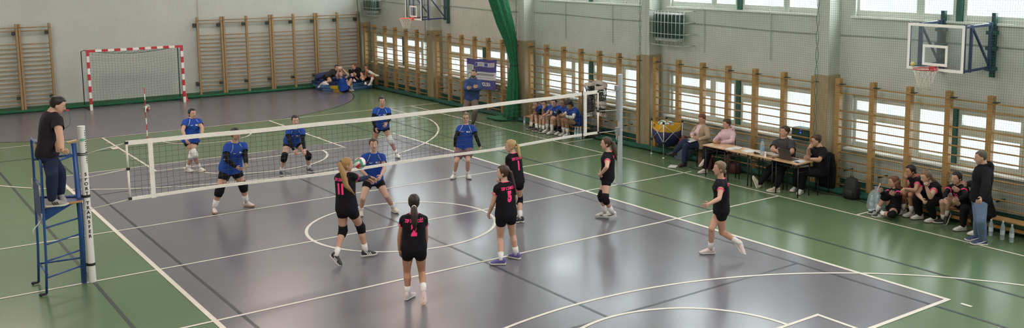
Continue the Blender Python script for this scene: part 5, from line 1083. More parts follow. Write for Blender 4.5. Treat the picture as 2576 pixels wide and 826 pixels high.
        mb = MB(); mb.ball(hdc + u * (.52 * hh) - f * .05, .03, 12, 8); mb.tube([bk, outside(bk - f * .03 - Z * .1, .03), outside(bk - f * .02 - Z * .28 + hx, .03)], [.04, .045, .015], 10); mb.build('ponytail', hm, ho, smooth=True)
    elif style == 'lowbun':
        mb = MB(); mb.ball(hdc - f * (.36 * hh) - u * (.25 * hh), (.035, .03, .035), 12, 8); mb.build('hair_bun', hm, ho, smooth=True)
    elif style == 'long':
        mb = MB(); c = hdc - f * (.16 * hh)
        rr = []
        for t in range(8):
            q = t / 7; z = lerp(.1 * hh, -hairlen, q); ww = lerp(.36 * hh, .085 if t < 7 else .05, q); dd = lerp(.30 * hh, .05, q)
            rr.append(ringc(outside(c + Z * z - f * (.03 + .02 * q) + hx * q, .03 * min(1, q * 2)), r, f, ww + .012, dd, 18, 2.2))
        mb.loft(rr); mb.build('long_hair', hm, ho, smooth=True)
    if cardigan:
        cm = MB(); cm.loft(torso_rings(B, .030, -.12, .96, loose=.03) + [ringc(cN - fN * .012, rN, fN, .082 * k, .076 * k, 20, 2.2)])
        for S in 'RL':
            sj, e, w = J['sj' + S], J['e' + S], J['w' + S]
            limb(cm, [lerp(c1, sj, .3) - up * .02, lerp(c1, sj, .65) - up * .01, sj], [.066 * k, .074 * k, .078 * k]); limb(cm, [sj, lerp(sj, e, .5), e], [.078 * k, .066 * k, .062 * k]); limb(cm, [e, lerp(e, w, .4), lerp(e, w, .8)], [.062 * k, .056 * k, .046 * k])
        c2 = remesh(cm, 'cardigan', org, [C_[cardigan]], vox, 3)
        bm = bmesh.new(); bm.from_mesh(c2); cc, rr_, ff = frame(.5)
        bmesh.ops.delete(bm, geom=[q for q in bm.faces if (q.calc_center_median() + org - cc).dot(ff) > .02 and abs((q.calc_center_median() + org - cc).dot(rr_)) < .075 and -.4 < (q.calc_center_median() + org - cc).dot(up) < .4], context='FACES'); bm.to_mesh(c2); bm.free(); wrinkle(c2, .006)
        obj_of(c2, 'cardigan', root)
    if beard:
        mb = MB(); rr = []
        for i in range(6):
            ring = []; z = lerp(-.22, -.5, i / 5)
            for j in range(13):
                a = lerp(-1.35, 1.35, j / 12); rx, ry, o = headr(z); 
                ring.append(hdc + u * ((z - (0 if i < 5 else .01)) * hh) + f * (o * hh + (ry * hh + .006) * math.cos(a) + (.04 * hh if i > 2 else .015 * hh) * max(0, math.cos(a))) + r * ((rx * hh * wk + .006) * math.sin(a)))
            rr.append(ring)
        vs = [p for q in rr for p in q]; mb.add(vs, [(i * 13 + j, i * 13 + j + 1, (i + 1) * 13 + j + 1, (i + 1) * 13 + j) for i in range(5) for j in range(12)])
        mb.build('beard', HAIR['grey'], root, smooth=True)
    if glasses:
        mb = MB()
        for s in (-1, 1):
            p = onface(s * .15, .01) + f * .012; mb.tube([p + r * (.085 * hh * math.cos(a)) + u * (.065 * hh * math.sin(a)) for a in [i * math.pi / 6 for i in range(12)]], .0028, 5, closed=True)
            mb.tube([p + r * (s * .08 * hh), hdc + r * (s * .35 * hh * wk) - f * .02], .0025, 5)
        mb.tube([onface(-.07, .02) + f * .012, onface(.07, .02) + f * .012], .0025, 5); mb.build('glasses', M_black, root, smooth=True)
    root['_j'] = 0; del root['_j']
    return root, J, B
# ------------------------------------------------------------------ the people
BT = 'volleyball players in blue shirts'; KT = 'volleyball players in black shirts'; BB = 'blue team substitutes on the bench'; KB = 'black team substitutes by the bench'; OF = 'officials at the desks'; MT = 'girls resting on the mats'
BL = dict(shirt='blue', crest='BLO')
person('b485', 'player in blue walking with a white bandaged knee and bare arms, left behind the net', BT, hair='dark', style='lowbun', fat=1.10, pads='RL', padcol='white', plen=.24, **BL)
person('b588', 'stocky player in blue with black sleeves and knee pads, closest to net at left', BT, hair='dark', style='lowbun', fat=1.30, pads='RL', arms='RL', shoes='pinkish', sole=M_gum, sockh=.20, plen=.36, **BL)
person('b741', 'player in blue crouching with both black sleeved arms held down, dark shoes', BT, skin=1, hair='dark', style='lowbun', pads='RL', arms='RL', shoes='navy', plen=.26, **BL)
person('b960', 'player in blue standing wide at the back of the court, one white knee pad', BT, hair='dark', style='pony', hairlen=.12, arms='RL', pads='L', padcol='white', plen=.26, **BL)
person('b935', 'player in blue with hands between her thighs, just behind the ball in the air', BT, skin=1, hair='brown', style='pony', hairlen=.22, shoes='cream', plen=.34, curl=(.5, .5), **BL)
person('b1172', 'player in blue with glasses and loose rose grey shorts standing upright', BT, skin=1, hair='ash', style='pony', hairlen=.2, arms='RL', pants='loose', pcol='rose', plen=.48, glasses=True, sockh=.12, wide=1.05, **BL)
KK = dict(shirt='black', sleeve='cap', trim=M_pink)
person('k11', 'player in black number 11 with long blonde ponytail, arms out to pass the ball', KT, hair='blonde', style='pony', hairlen=.56, hairwide=1.35, hairbase=.12, hairdir=(.20, -.15, 0), pads='RL', arms='R', armcol='navy', shoes='black', stripe=(M_white, 'three'), number='11', back_text='ZSP 3 ZAMOŚĆ', curl=(.3, .3), sockh=.14, **KK)
person('k2', 'player in black number 2 seen from behind with long dark ponytail and pale scrunchie', KT, hair='darkbrown', style='pony', hairlen=.33, hairwide=1.5, hairbase=-.30, open_hair='scrunchie', number='2', back_text='ZSP 3 ZAMOŚĆ', shoes='pinkish', skin=2, sockh=.12, plen=.30, **KK)
person('k5', 'player in black number 5 with a brown braid and purple shoes', KT, skin=1, hair='brown', style='braid', hairlen=.40, hairdir=(.08, 0, 0), number='5', back_text='ZSP 3 ZAMOŚĆ', shoes='purple', sockh=.13, plen=.30, **KK)
person('k7', 'blonde player in black number 1 with one black arm sleeve, behind player 5', KT, skin=1, hair='light', style='pony', hairlen=.28, number='1', back_text='ZSP 3 ZAMOŚĆ', arms='L', pads='RL', shoes='black', stripe=(M_white, 'swoosh'), sockh=.14, **KK)
person('k1525', 'player in black with clasped hands and black knee pads beside the right net post', KT, skin=1, hair='brown', style='pony', hairlen=.36, hairwide=1.2, pads='RL', shoes='white', stripe=(M_black, 'swoosh'), curl=(.6, .6), sockh=.19, back_text='ZSP 3 ZAMOŚĆ', **KK)
person('k1810', 'player in black striding to the left with bare knees, in front of the officials desks', KT, hair='ash', style='lowbun', shoes='pinkish', curl=(.5, .5), sockh=.15, back_text='ZSP 3 ZAMOŚĆ', **KK)
person('ref', 'referee in a black t-shirt standing on the blue stand with whistle in mouth', None, hair='dark', style='short', male=True, shirt='tee', pants='trousers', pcol='navy', shoes='grey', stripe=(M_black, 'three'), sockh=.09, capsleeve=.55, curl=(.9, .9), fat=1.05)
person('coach_b', 'bearded man in a blue hoodie standing with crossed arms before the banner', None, hair='dark', style='buzz', male=True, shirt='hood', sleeve='long', hood=True, pants='trousers', pcol='taupe', shoes='black', beard=True, curl=(.5, .5), fat=1.1)
person('o1', 'substitute in blue at the far end of the bench, hand on her mouth, dark shoes', BB, hair='ash', style='lowbun', shoes='black', sockh=.14, curl=(.9, .5), arms='L', **{**BL, 'crest': None})
person('o2', 'substitute in blue, second from far end of the bench, chin on her fist', BB, hair='brown', style='lowbun', shoes='black', stripe=(M_white, 'three'), sockh=.12, curl=(1.0, .5), **{**BL, 'crest': None})
person('o3', 'substitute in blue, middle of the bench, forearms on thighs, white socks', BB, hair='dark', style='lowbun', sockh=.2, curl=(.5, .6), skin=1, **BL)
person('o4', 'substitute in blue with glasses and black sleeves, second from near bench end', BB, hair='auburn', style='lowbun', glasses=True, pads='', sock='black', sockh=.22, arms='RL', curl=(.5, .5), skin=2, **BL)
person('o5', 'substitute in blue with dark curly hair and white sleeves, near bench end', BB, hair='dark', style='curly', arms='RL', armcol='white', sockh=.2, curl=(.9, .9), skin=2, fat=1.12, **BL)
person('off1', 'woman with short red hair and beige cardigan seated with crossed legs', OF, hair='red', style='short', shirt='palepink', sleeve='long', cardigan='beige', pants='trousers', pcol='djeans', shoes='brown', boot=True, sole=M_black, curl=(.5, .5), fat=1.08)
person('off2', 'woman with short dark hair in a pink hoodie seated at the end of the desks', OF, hair='brown', style='short', shirt='pink', sleeve='long', hood=True, pants='trousers', pcol='black', shoes='pinkish', sockh=.1, curl=(.5, .5), fat=1.12)
person('off3', 'man in a dark grey shirt seated behind the desks with outstretched feet', OF, hair='brown', style='short', male=True, shirt='grey', pants='trousers', pcol='black', shoes='beige', sock='grey', collar=C_['grey'], capsleeve=.75, curl=(.5, .5), fat=1.05)
person('off4', 'man in black seated behind the laptop, hand on chin, glasses', OF, hair='brown', style='short', male=True, shirt='black', pants='trousers', pcol='black', capsleeve=.8, glasses=True, curl=(.9, .5))
person('q1', 'girl in black sitting on the floor looking at her phone, long auburn hair', KB, hair='auburn', style='long', hairlen=.46, pads='RL', arms='RL', shoes='black', stripe=(M_white, 'three'), sockh=.13, curl=(.6, .5), front_num='9', **KK)
person('q2', 'girl in black on the bench resting her cheek on her hand, bare knees', KB, hair='dark', style='lowbun', shoes='white', sockh=.2, curl=(1.0, .7), skin=2, front_num='8', **KK)
person('q3', 'girl in black with brown ponytail on the bench, chin on her fist, black leggings', KB, hair='ash', style='topbun', pants='trousers', fat=1.22, curl=(.8, 1.1), skin=1, hairdir=(.05, -.04, 0), **KK)
person('q4', 'girl in black with number 10 on the bench, legs crossed, black shoes', KB, hair='dark', style='lowbun', shoes='black', arms='RL', sockh=.14, skin=1, front_num='10', **KK)
person('q5', 'seated person in black with white shoes, half hidden behind the standing coach', KB, hair='dark', style='lowbun', shirt='black', sleeve='long', pants='trousers', shoes='white', sockh=.1, curl=(.3, .4))
person('q6', 'standing man with short hair, black hoodie and blue jeans at the bench', None, hair='grey', style='buzz', male=True, shirt='black', sleeve='long', hood=True, pants='trousers', pcol='jeans', shoes='blue', stripe=(M_white, 'swoosh'), curl=(.9, .7), fat=1.12, wide=.98)
person('r1', 'girl in dark grey t-shirt leaning across the mats, one leg stretched out left', MT, hair='dark', style='bun', shirt='dkgrey', capsleeve=.9, shoes='white', curl=(.8, .8))
person('r2', 'girl in blue lying back against the mats, holding up a phone', MT, hair='dark', style='lowbun', shirt='blue', sockh=.2, skin=1, curl=(.8, .8))
person('r3', 'girl in black with long dark red hair sitting on the mats', MT, hair='auburn', style='long', hairlen=.36, shirt='black', pads='R', skin=1, sock='black', sockh=.12)
person('r4', 'girl with crossed legs and white knee sock in the corner of the mats', MT, hair='brown', style='lowbun', shirt='dkgrey', shoes='white', sockh=.24, skin=2)

# ------------------------------------------------------------------ small things held or worn
def P_(key, j): return V(POSES[key]['J'][j])
b = MB(); h = P_('ref', 'head'); fh = P_('ref', 'fh'); m = h + fh * .128 - Z * .088
b.obox(m, fh, fh.cross(Z), Z, .022, .008, .010); b.cyl(m + fh * .012 - Z * .006 - fh.cross(Z) * .01, m + fh * .012 - Z * .006 + fh.cross(Z) * .01, .014, 10)
w = b.build('whistle', M_red, org=m); tag(w, 'red whistle in the mouth of the referee', 'whistle')
b = MB(); b.tube([m + fh * .02 - Z * .015, m + fh * .026 - Z * .07, m + fh * .03 - Z * .13, m + fh * .03 - Z * .19, m + fh * .015 - Z * .24, m - fh * .02 - Z * .27, m - fh * .07 - Z * .28], .004, 6); b.build('cord', mat('cord_blue', (.05, .12, .2), .6), w, smooth=True)
def slab(name, label, cat, c, ax, ay, hx, hy, hz, m, group=None, bev=.003):
    b = MB(); ax = V(ax).normalized(); ay = V(ay); ay = (ay - ax * ay.dot(ax)).normalized(); b.obox(c, ax, ay, ax.cross(ay), hx, hy, hz)
    return tag(b.build(name, m, org=V(c), bevel=bev), label, cat, group)
g = P_('q1', 'gR'); slab('smartphone', 'smartphone in a pink case held by the girl on the floor', 'phone', g + V((-.02, .02, .03)), (.2, -.3, 1), (.7, .7, 0), .078, .037, .005, mat('phone_pink', (.6, .4, .38), .4))
g = P_('r2', 'gR'); slab('smartphone', 'smartphone held up by the girl lying on the mats', 'phone', g + V((0, .02, .03)), (1, 0, .1), (0, .2, 1), .07, .037, .005, mat('phone_pale', (.55, .5, .38), .4))

# ------------------------------------------------------------------ benches
def bench(y0, y1, x, label):
    t = thing('gym_bench', label, 'bench', (x, (y0 + y1) / 2, 0), 'wooden gym benches')
    b = MB(); b.box((x - .13, y0, .28), (x + .13, y1, .31)); b.build('seat_plank', M_wood, t, bevel=.008)
    for y in (y0 + .25, (y0 + y1) / 2, y1 - .25):
        b = MB(); b.prism([(x - .15, y - .03, 0), (x - .10, y - .03, .28), (x + .10, y - .03, .28), (x + .15, y - .03, 0), (x + .08, y - .03, 0), (x + .05, y - .03, .1), (x - .05, y - .03, .1), (x - .08, y - .03, 0)], (0, .06, 0)); b.build('leg', M_wood, t)
    b = MB(); b.box((x - .025, y0 + .1, .10), (x + .025, y1 - .1, .16)); b.build('beam', M_wood, t, bevel=.006)
bench(5.1, 8.05, 8.47, 'low wooden gym bench under the blue team substitutes')
bench(-8.75, -5.0, 8.47, 'low wooden gym bench under the black team substitutes')

# ------------------------------------------------------------------ bottles and bags
M_pet = clear('pet_plastic', (.80, .90, .92), .22, .12); M_cap = mat('cap_white', (.6, .65, .7), .5); M_lab = mat('bottle_label', (.55, .60, .68), .5); M_capb = mat('cap_blue', (.08, .2, .5), .4)
M_water = mat('water_bottle_blue', (.42, .52, .55), .25, alpha=.55)
def bottle(c, label, group, h=.31, r=.042, labm=None, capm=None, wm=None):
    c = V(c); t = thing('water_bottle', label, 'bottle', c, group)
    b = MB(); b.lathe(c, [(r * .8, 0), (r, .012), (r, h * .18), (r * .9, h * .22), (r, h * .26), (r, h * .55), (r * .92, h * .6), (r, h * .66), (r * .8, h * .78), (r * .38, h * .9), (r * .36, h * .95)], 16); b.build('body', wm or M_water, t, smooth=True)
    b = MB(); b.lathe(c, [(r * .4, h * .93), (r * .4, h), (r * .38, h * 1.005)], 12); b.build('cap', capm or M_cap, t)
    b = MB(); b.loft([[c + V(((r + .001) * math.cos(a), (r + .001) * math.sin(a), z)) for a in [k * math.pi / 8 for k in range(16)]] for z in (h * .28, h * .52)], cap=False); b.build('paper_label', labm or M_lab, t, smooth=True)
    return t
GB = 'water bottles under the black team bench'
bottle((8.24, -7.52, 0), 'water bottle nearest to the standing coach, under the bench', GB)
bottle((8.15, -7.80, 0), 'water bottle on the floor, middle of three by the bench', GB, h=.35)
bottle((8.13, -7.99, 0), 'water bottle on the floor at the bench leg, farthest right of three', GB, h=.33)
for i in range(3):
    for j in range(2):
        bottle((8.26 + .09 * j + .03 * i, 5.36 - .085 * i, 0), 'clear bottle in the pack of six at the end of the blue bench', 'six pack of bottles by the blue team bench', h=.32, r=.04, labm=mat('label_pale', (.5, .6, .63), .5), capm=mat('cap_grey', (.5, .55, .6), .5))
bottle((8.36, 8.12, 0), 'single water bottle on the floor at the far end of the blue team bench', None, h=.28, r=.035)
# clear bag full of bottles
b = MB(); c = V((8.12, -5.06, 0))
b.loft([ringc(c + Z * z, V((1, 0, 0)), V((0, 1, 0)), rx * (1 + .08 * math.sin(z * 40)), ry, 20, 2.4) for z, rx, ry in [(0.0, .12, .15), (.05, .15, .18), (.2, .155, .185), (.32, .14, .16), (.40, .09, .11), (.45, .03, .05), (.5, .05, .05)]])
for v in b.v: v += V((nz(v.y * 14, v.z * 14), nz(v.x * 14, v.z * 14 + 5), 0)) * .022
pb = b.build('plastic_bag', mat('bag_film', (.55, .66, .70), .18, alpha=.30, spec=.8), smooth=True, org=c); tag(pb, 'clear plastic bag full of water bottles beside the girl on the floor', 'bag')
for i, (dx, dy, l) in enumerate([(-.05, -.07, 'bottle in the clear bag, front right'), (-.05, .07, 'bottle in the clear bag, front left'), (.06, 0, 'bottle in the clear bag, at the back')]):
    bottle(c + V((dx, dy, .012)), l, 'bottles in the clear plastic bag', h=.3, r=.04)
def backpack(c, label, m, w=.32, d=.2, h=.46, rot=0.0):
    c = V(c); R = Matrix.Rotation(rot, 3, 'Z'); ax = R @ V((0, 1, 0)); ay = R @ V((1, 0, 0))
    t = thing('backpack', label, 'backpack', c)
    b = MB(); b.loft([ringc(c + Z * z - ay * (.0), ax, ay, rx, ry, 20, 3) for z, rx, ry in [(0, w * .42, d * .4), (.03, w * .5, d * .5), (h * .5, w * .5, d * .5), (h * .8, w * .44, d * .42), (h * .95, w * .3, d * .28), (h, w * .12, d * .1)]]); b.build('bag_body', m, t, smooth=True)
    b = MB(); b.loft([ringc(c + Z * z - ay * (d * .42), ax, ay, rx, ry, 16, 3) for z, rx, ry in [(h * .08, w * .3, .04), (h * .12, w * .36, .06), (h * .4, w * .36, .06), (h * .48, w * .28, .03)]]); b.build('front_pocket', m, t, smooth=True)
    b = MB(); b.tube([c + ax * .05 + Z * (h * .97), c + ax * .03 + Z * (h * 1.06), c - ax * .03 + Z * (h * 1.06), c - ax * .05 + Z * (h * .97)], .009, 6); b.build('handle', M_black, t, smooth=True)
M_bagk = mat('bag_black', (.010, .010, .012), .7, var=.2, bump=.4, bscale=20)
backpack((8.55, -4.12, 0), 'black backpack on the floor against the wall bars near the pillar', M_bagk, .36, .24, .47)
backpack((8.45, -1.95, 0), 'dark backpack under the desks beside the man in grey', M_bagk, .34, .22, .45)
backpack((8.72, 4.95, 0), 'black bag on the floor behind the bottle pack by the blue bench', M_bagk, .5, .25, .34)
def tote(c, label, m, w, d, h, top=.8, handles=True):
    c = V(c); t = thing('bag', label, 'bag', c, 'bags on the floor under the officials')
    b = MB(); b.loft([ringc(c + Z * z + V((.01 * math.sin(z * 30), 0, 0)), V((0, 1, 0)), V((1, 0, 0)), w / 2 * s, d / 2 * s, 20, 3.2) for z, s in [(0, .9), (.02, 1), (h * .5, 1.02), (h * .9, top), (h, top * .92)]]); b.build('bag_body', m, t, smooth=True)
    if handles:
        b = MB()
        for s in (-1, 1): b.tube([c + V((s * d * .25, -w * .2, h * .97)), c + V((s * d * .2, -w * .12, h * 1.25)), c + V((s * d * .2, w * .12, h * 1.25)), c + V((s * d * .25, w * .2, h * .97))], .008, 6)
        b.build('strap', m, t, smooth=True)
tote((8.62, 1.18, .28), 'red handbag standing on a low box behind the woman in beige', mat('bag_red', (.20, .045, .035), .6, var=.2), .36, .2, .26)
b = MB(); b.box((8.45, .98, 0), (8.78, 1.38, .28)); tag(b.build('storage_box', mat('box_bluegrey', (.07, .10, .13), .6), org=V((8.6, 1.18, 0)), bevel=.01), 'low blue grey box on the floor under the red handbag', 'box')
tote((8.55, .35, 0), 'brown paper bag under the chair of the woman in beige', mat('bag_brown', (.22, .13, .06), .8, var=.15), .36, .24, .34, .95, False)
tote((8.35, .02, 0), 'dark red leather bag on the floor between the two women', mat('bag_maroon', (.09, .015, .02), .5, var=.2), .38, .22, .30)
tote((8.45, -.75, 0), 'maroon bag on the floor under the first desk', mat('bag_wine', (.07, .014, .02), .6, var=.2), .34, .24, .24)
# ------------------------------------------------------------------ ball cart
def cart():
    c = V((8.42, 1.78, 0)); t = thing('ball_cart', 'folding ball cart with blue and yellow fabric hammock, holding volleyballs', 'ball cart', c)
    cs = [V((8.36, 2.16, 0)), V((8.19, 1.50, 0)), V((8.76, 1.42, 0)), V((8.79, 2.06, 0))]
    top = .92; M_al = mat('aluminium', (.55, .55, .56), .3, .7)
    for q in cs:
        b = MB(); b.cyl(q + Z * .06, q + Z * (top + .03), .014, 8); lg = b.build('leg', M_al, t, smooth=True)
        b = MB(); b.ball(q + Z * .03, .03, 10, 6); b.build('caster', mat('caster_white', (.6, .6, .6), .4), lg, smooth=True)
        b = MB(); b.box(q + V((-.02, -.02, .40)), q + V((.02, .02, .46))); b.box(q + V((-.02, -.02, top)), q + V((.02, .02, top + .05))); b.build('joint_cap', M_black, lg)
    for i in range(4):
        p, q = cs[i], cs[(i + 1) % 4]
        for a, z0, z1 in ((p, .42, top - .02), (q, .42, top - .02)):
            o = q if a is p else p
            b = MB(); b.cyl(a + Z * z0, o + Z * z1, .010, 8); b.build('cross_brace', M_al, t, smooth=True)
    ctr = sum(cs, V()) / 4
    def ringat(z, s, sag=0):
        out = []
        for i in range(4):
            p, q = cs[i], cs[(i + 1) % 4]
            for k in range(6):
                w = lerp(p, q, k / 6); out.append(ctr + (V((w.x, w.y, 0)) - ctr) * s + Z * (z - sag * math.sin(math.pi * k / 6)))
        return out
    b = MB(); b.loft([ringat(top, 1, .05), ringat(top - .10, .985, .06), ringat(top - .20, .96, .05)], cap=False); f1 = b.build('yellow_band', mat('fabric_yellow', (.70, .36, .015), .7, var=.1), t, smooth=True)
    b = MB(); b.loft([ringat(top - .20, .96, .05), ringat(top - .40, .90), ringat(.36, .72), ringat(.27, .45), ringat(.25, .1)]); b.build('blue_hammock', mat('fabric_blue', (.018, .020, .085), .7, var=.25, scale=6, bump=.5, bscale=9), t, smooth=True)
    b = MB(); p = (cs[0] + cs[1]) / 2 * .97 + ctr * .03; d = (cs[1] - cs[0]).normalized(); p = lerp(cs[0], cs[1], .28); nn = d.cross(Z); nn = nn if nn.dot(ctr - cs[0]) < 0 else -nn
    b.tube([p + Z * (top - .10) + nn * .012 + d * (.04 * math.cos(a)) + Z * (.035 * math.sin(a)) for a in [i * .5 for i in range(10)]], .007, 5); b.build('logo_ring', M_black, f1)
    for i, (dx, dy, dz, l) in enumerate([(-.10, .05, .03, 'volleyball on top in the ball cart, showing red and green'), (.08, -.06, .0, 'volleyball in the ball cart, second from the front'), (.06, .18, -.01, 'volleyball in the ball cart, at the back'), (-.12, -.14, -.03, 'volleyball in the ball cart, low at the front right corner')]):
        volleyball(ctr + V((dx, dy, top + dz - .09)), .105, l, i * 1.3 + .5, 'volleyballs in the cart', .5 + i)
cart()
# ------------------------------------------------------------------ desks and chairs
M_top = wood('desk_top_beech', (.60, .36, .19), (.52, .30, .15), (1.5, 14, 14), .32); M_seat = wood('chair_ply', (.34, .18, .08), (.28, .14, .06), (3, 10, 10), .4)
def desk(yc, label):
    t = thing('school_desk', label, 'desk', (7.86, yc, 0), 'school desks in a row for the officials')
    b = MB(); b.box((7.60, yc - .355, .735), (8.13, yc + .355, .76)); b.build('desk_top', M_top, t, bevel=.006)
    for x in (7.68, 8.05):
        for y in (yc - .31, yc + .31):
            b = MB(); b.cyl((x, y, 0), (x, y, .735), .014, 10); b.build('leg', M_black, t, smooth=True)
    b = MB()
    for y in (yc - .31, yc + .31): b.cyl((7.68, y, .70), (8.05, y, .70), .011, 8); b.cyl((7.68, y, .55), (8.05, y, .55), .009, 8)
    b.cyl((8.05, yc - .31, .70), (8.05, yc + .31, .70), .011, 8); b.cyl((7.68, yc - .31, .66), (7.68, yc + .31, .66), .009, 8); b.build('frame_rail', M_black, t, smooth=True)
for y, l in [(-.87, 'school desk at the far end of the row, beside the woman in pink'), (-1.60, 'second school desk from the far end, with papers on it'), (-2.33, 'third school desk from the far end, with bottle and cloth pouch'), (-3.06, 'nearest school desk of the row, under the laptop')]: desk(y, l)
def chair(x, y, label, rot=0.0):
    t = thing('school_chair', label, 'chair', (x, y, 0), 'school chairs of the officials')
    R = Matrix.Rotation(rot, 3, 'Z'); o = V((x, y, 0)); T = lambda a, b_, c: o + R @ V((a, b_, c))
    b = MB(); b.prism([T(-.19, -.19, .42), T(.19, -.18, .41), T(.19, .18, .41), T(-.19, .19, .42)], (0, 0, .014)); b.build('seat', M_seat, t, bevel=.004)
    b = MB(); b.prism([T(.19, -.18, .64), T(.225, 0, .64), T(.19, .18, .64), T(.205, .18, .82), T(.24, 0, .82), T(.205, -.18, .82)][:3] + [T(.20, .18, .82), T(.235, 0, .82), T(.20, -.18, .82)], R @ V((.014, 0, 0))); b.build('backrest', M_seat, t)
    for s in (-1, 1):
        for a in (-.17, .17):
            b = MB(); b.tube([T(a * 1.1, s * .18, .0), T(a, s * .17, .41)] + ([T(.19, s * .17, .6), T(.205, s * .17, .83)] if a > 0 else []), .011, 8); b.build('leg', M_black, t, smooth=True)
for x, y, l in [(8.44, .52, 'school chair under the woman in the beige cardigan'), (8.44, -.42, 'school chair under the woman in the pink hoodie'), (8.40, -2.32, 'school chair under the man in the grey shirt'), (8.40, -3.30, 'school chair under the man in black with the laptop')]: chair(x, y, l)
# ------------------------------------------------------------------ things on the desks
zt = .761; PAP = mat('paper_white', (.66, .64, .62), .8)
def sheet(x, y, z, rot, label, w=.15, h=.105, grp='paper sheets'):
    slab('paper_sheet', label, 'paper', (x, y, z), (math.cos(rot), math.sin(rot), 0), (-math.sin(rot), math.cos(rot), 0), w, h, .0012, PAP, grp, 0)
sheet(7.78, -1.30, zt + .002, .2, 'paper sheets lying between the first and second desk'); sheet(7.92, -1.33, zt + .005, .5, 'tilted paper sheet on top, beside the woman in pink')
sheet(7.88, -1.78, zt + .002, -.15, 'paper sheet lying in front of the man in grey', .15, .14)
sheet(7.80, .72, .003, .6, 'white paper sheet lying on the floor by the boots', .15, .10)
sheet(7.88, -3.22, zt + .002, .1, 'paper sheet lying beside the laptop', .12, .12)
g = (P_('off1', 'kL') + P_('off1', 'hL')) / 2 + V((-.02, .0, .115)); slab('paper_sheet', 'white notepad on the lap of the woman in beige', 'paper', g, (-.8, .2, -.15), (.2, .8, .12), .15, .11, .004, PAP, 'paper sheets', 0)
slab('smartphone', 'pale smartphone lying on the second desk', 'phone', (7.73, -1.83, zt + .006), (.3, 1, 0), (1, -.3, 0), .07, .035, .005, mat('phone_white', (.55, .6, .62), .3))
b = MB(); b.tube([(7.74, -2.07, zt + .022), (7.74, -2.22, zt + .02)], [.022, .014], 10); b.ball((7.74, -2.06, zt + .026), .026, 10, 8); tag(b.build('microphone', M_black, smooth=True, org=V((7.74, -2.1, zt))), 'black microphone lying by the water bottle', 'microphone')
bottle((7.76, -2.26, zt), 'large water bottle standing on the desk before the man in grey', None, h=.36, r=.052, labm=mat('label_blue', (.25, .36, .55), .4), capm=M_capb)
b = MB(); c = V((7.86, -2.48, zt)); b.loft([ringc(c + V((.0, y, .035 + .012 * math.sin(y * 20))), V((1, 0, 0)), Z, rx, .034, 14, 2.4) for y, rx in [(.17, .03), (.14, .06), (.05, .075), (-.06, .07), (-.15, .06), (-.19, .02)]]); tag(b.build('cloth_pouch', mat('pouch_beige', (.42, .37, .30), .85, var=.15, bump=.4), smooth=True, org=c), 'beige cloth pouch lying on the desk by the hands of the man in grey', 'pouch')
b = MB(); b.ball((7.80, -2.74, zt + .018), (.03, .045, .018), 12, 8); b.tube([(7.80, -2.70, zt + .012), (7.72, -2.6, zt + .006), (7.66, -2.72, zt + .006), (7.70, -2.45, zt + .006), (7.78, -2.36, zt + .006)], .005, 5); tag(b.build('computer_mouse', M_black, smooth=True, org=V((7.8, -2.74, zt))), 'black computer mouse with cable left of the laptop', 'mouse')
def laptop():
    c = V((7.88, -2.95, zt)); t = thing('laptop', 'grey open laptop on the nearest desk, lid facing the court', 'laptop', c)
    b = MB(); b.box((7.76, -3.12, zt), (8.0, -2.78, zt + .016)); b.build('base', mat('laptop_grey', (.06, .05, .055), .35, .3), t, bevel=.004)
    d = V((-.30, 0, 1)).normalized(); n_ = V((-1, 0, -.30)).normalized()
    b = MB(); b.obox(V((7.755, -2.95, zt + .012)) + d * .125, V((0, 1, 0)), d, n_, .172, .122, .004); l = b.build('screen_lid', mat('laptop_lid', (.075, .058, .06), .4, .25), t, bevel=.003)
    b = MB(); b.tube([V((7.755, -2.95, zt + .012)) + d * .125 + n_ * .0045 + V((0, 1, 0)) * (.018 * math.cos(a)) + d * (.018 * math.sin(a)) for a in [i * math.pi / 8 for i in range(16)]], .003, 5, closed=True); b.build('lid_emblem', M_black, l)
    b = MB(); b.obox(V((7.762, -2.95, zt + .012)) + d * .125 - n_ * .004, V((0, 1, 0)), d, n_, .16, .11, .001); b.build('display', mat('display_dark', (.02, .03, .05), .2, emis=.3), l)
laptop()
slab('smartphone', 'dark smartphone lying in front of the laptop paper', 'phone', (7.74, -3.28, zt + .006), (.5, 1, 0), (1, -.5, 0), .07, .035, .005, M_black)
# jacket hanging over the last chair
b = MB(); c = V((8.66, -3.34, 0)); b.loft([ringc(c + Z * z, V((0, 1, 0)), V((1, 0, 0)), rx * (1 + .1 * math.sin(z * 17)), ry, 20, 2.5) for z, rx, ry in [(.10, .22, .05), (.2, .25, .07), (.5, .24, .08), (.75, .21, .08), (.86, .18, .07), (.89, .12, .04)]]); tag(b.build('jacket', C_['black'], smooth=True, org=c), 'black jacket hanging over the back of the last chair', 'jacket')
# loudspeaker on the window sill
b = MB(); b.box((9.0, -2.52, .96), (9.28, -2.02, 1.24)); sp = b.build('loudspeaker', mat('speaker_green', (.012, .035, .03), .6), org=V((9.1, -2.27, .96)), bevel=.03); tag(sp, 'dark loudspeaker with a blue light on the window sill behind the men', 'speaker')
b = MB(); b.ball((8.995, -2.30, 1.14), .013, 8, 6); b.ball((8.995, -2.30, 1.20), .007, 8, 6); b.build('power_light', mat('led_blue', (.03, .06, 1), .3, emis=6), sp)
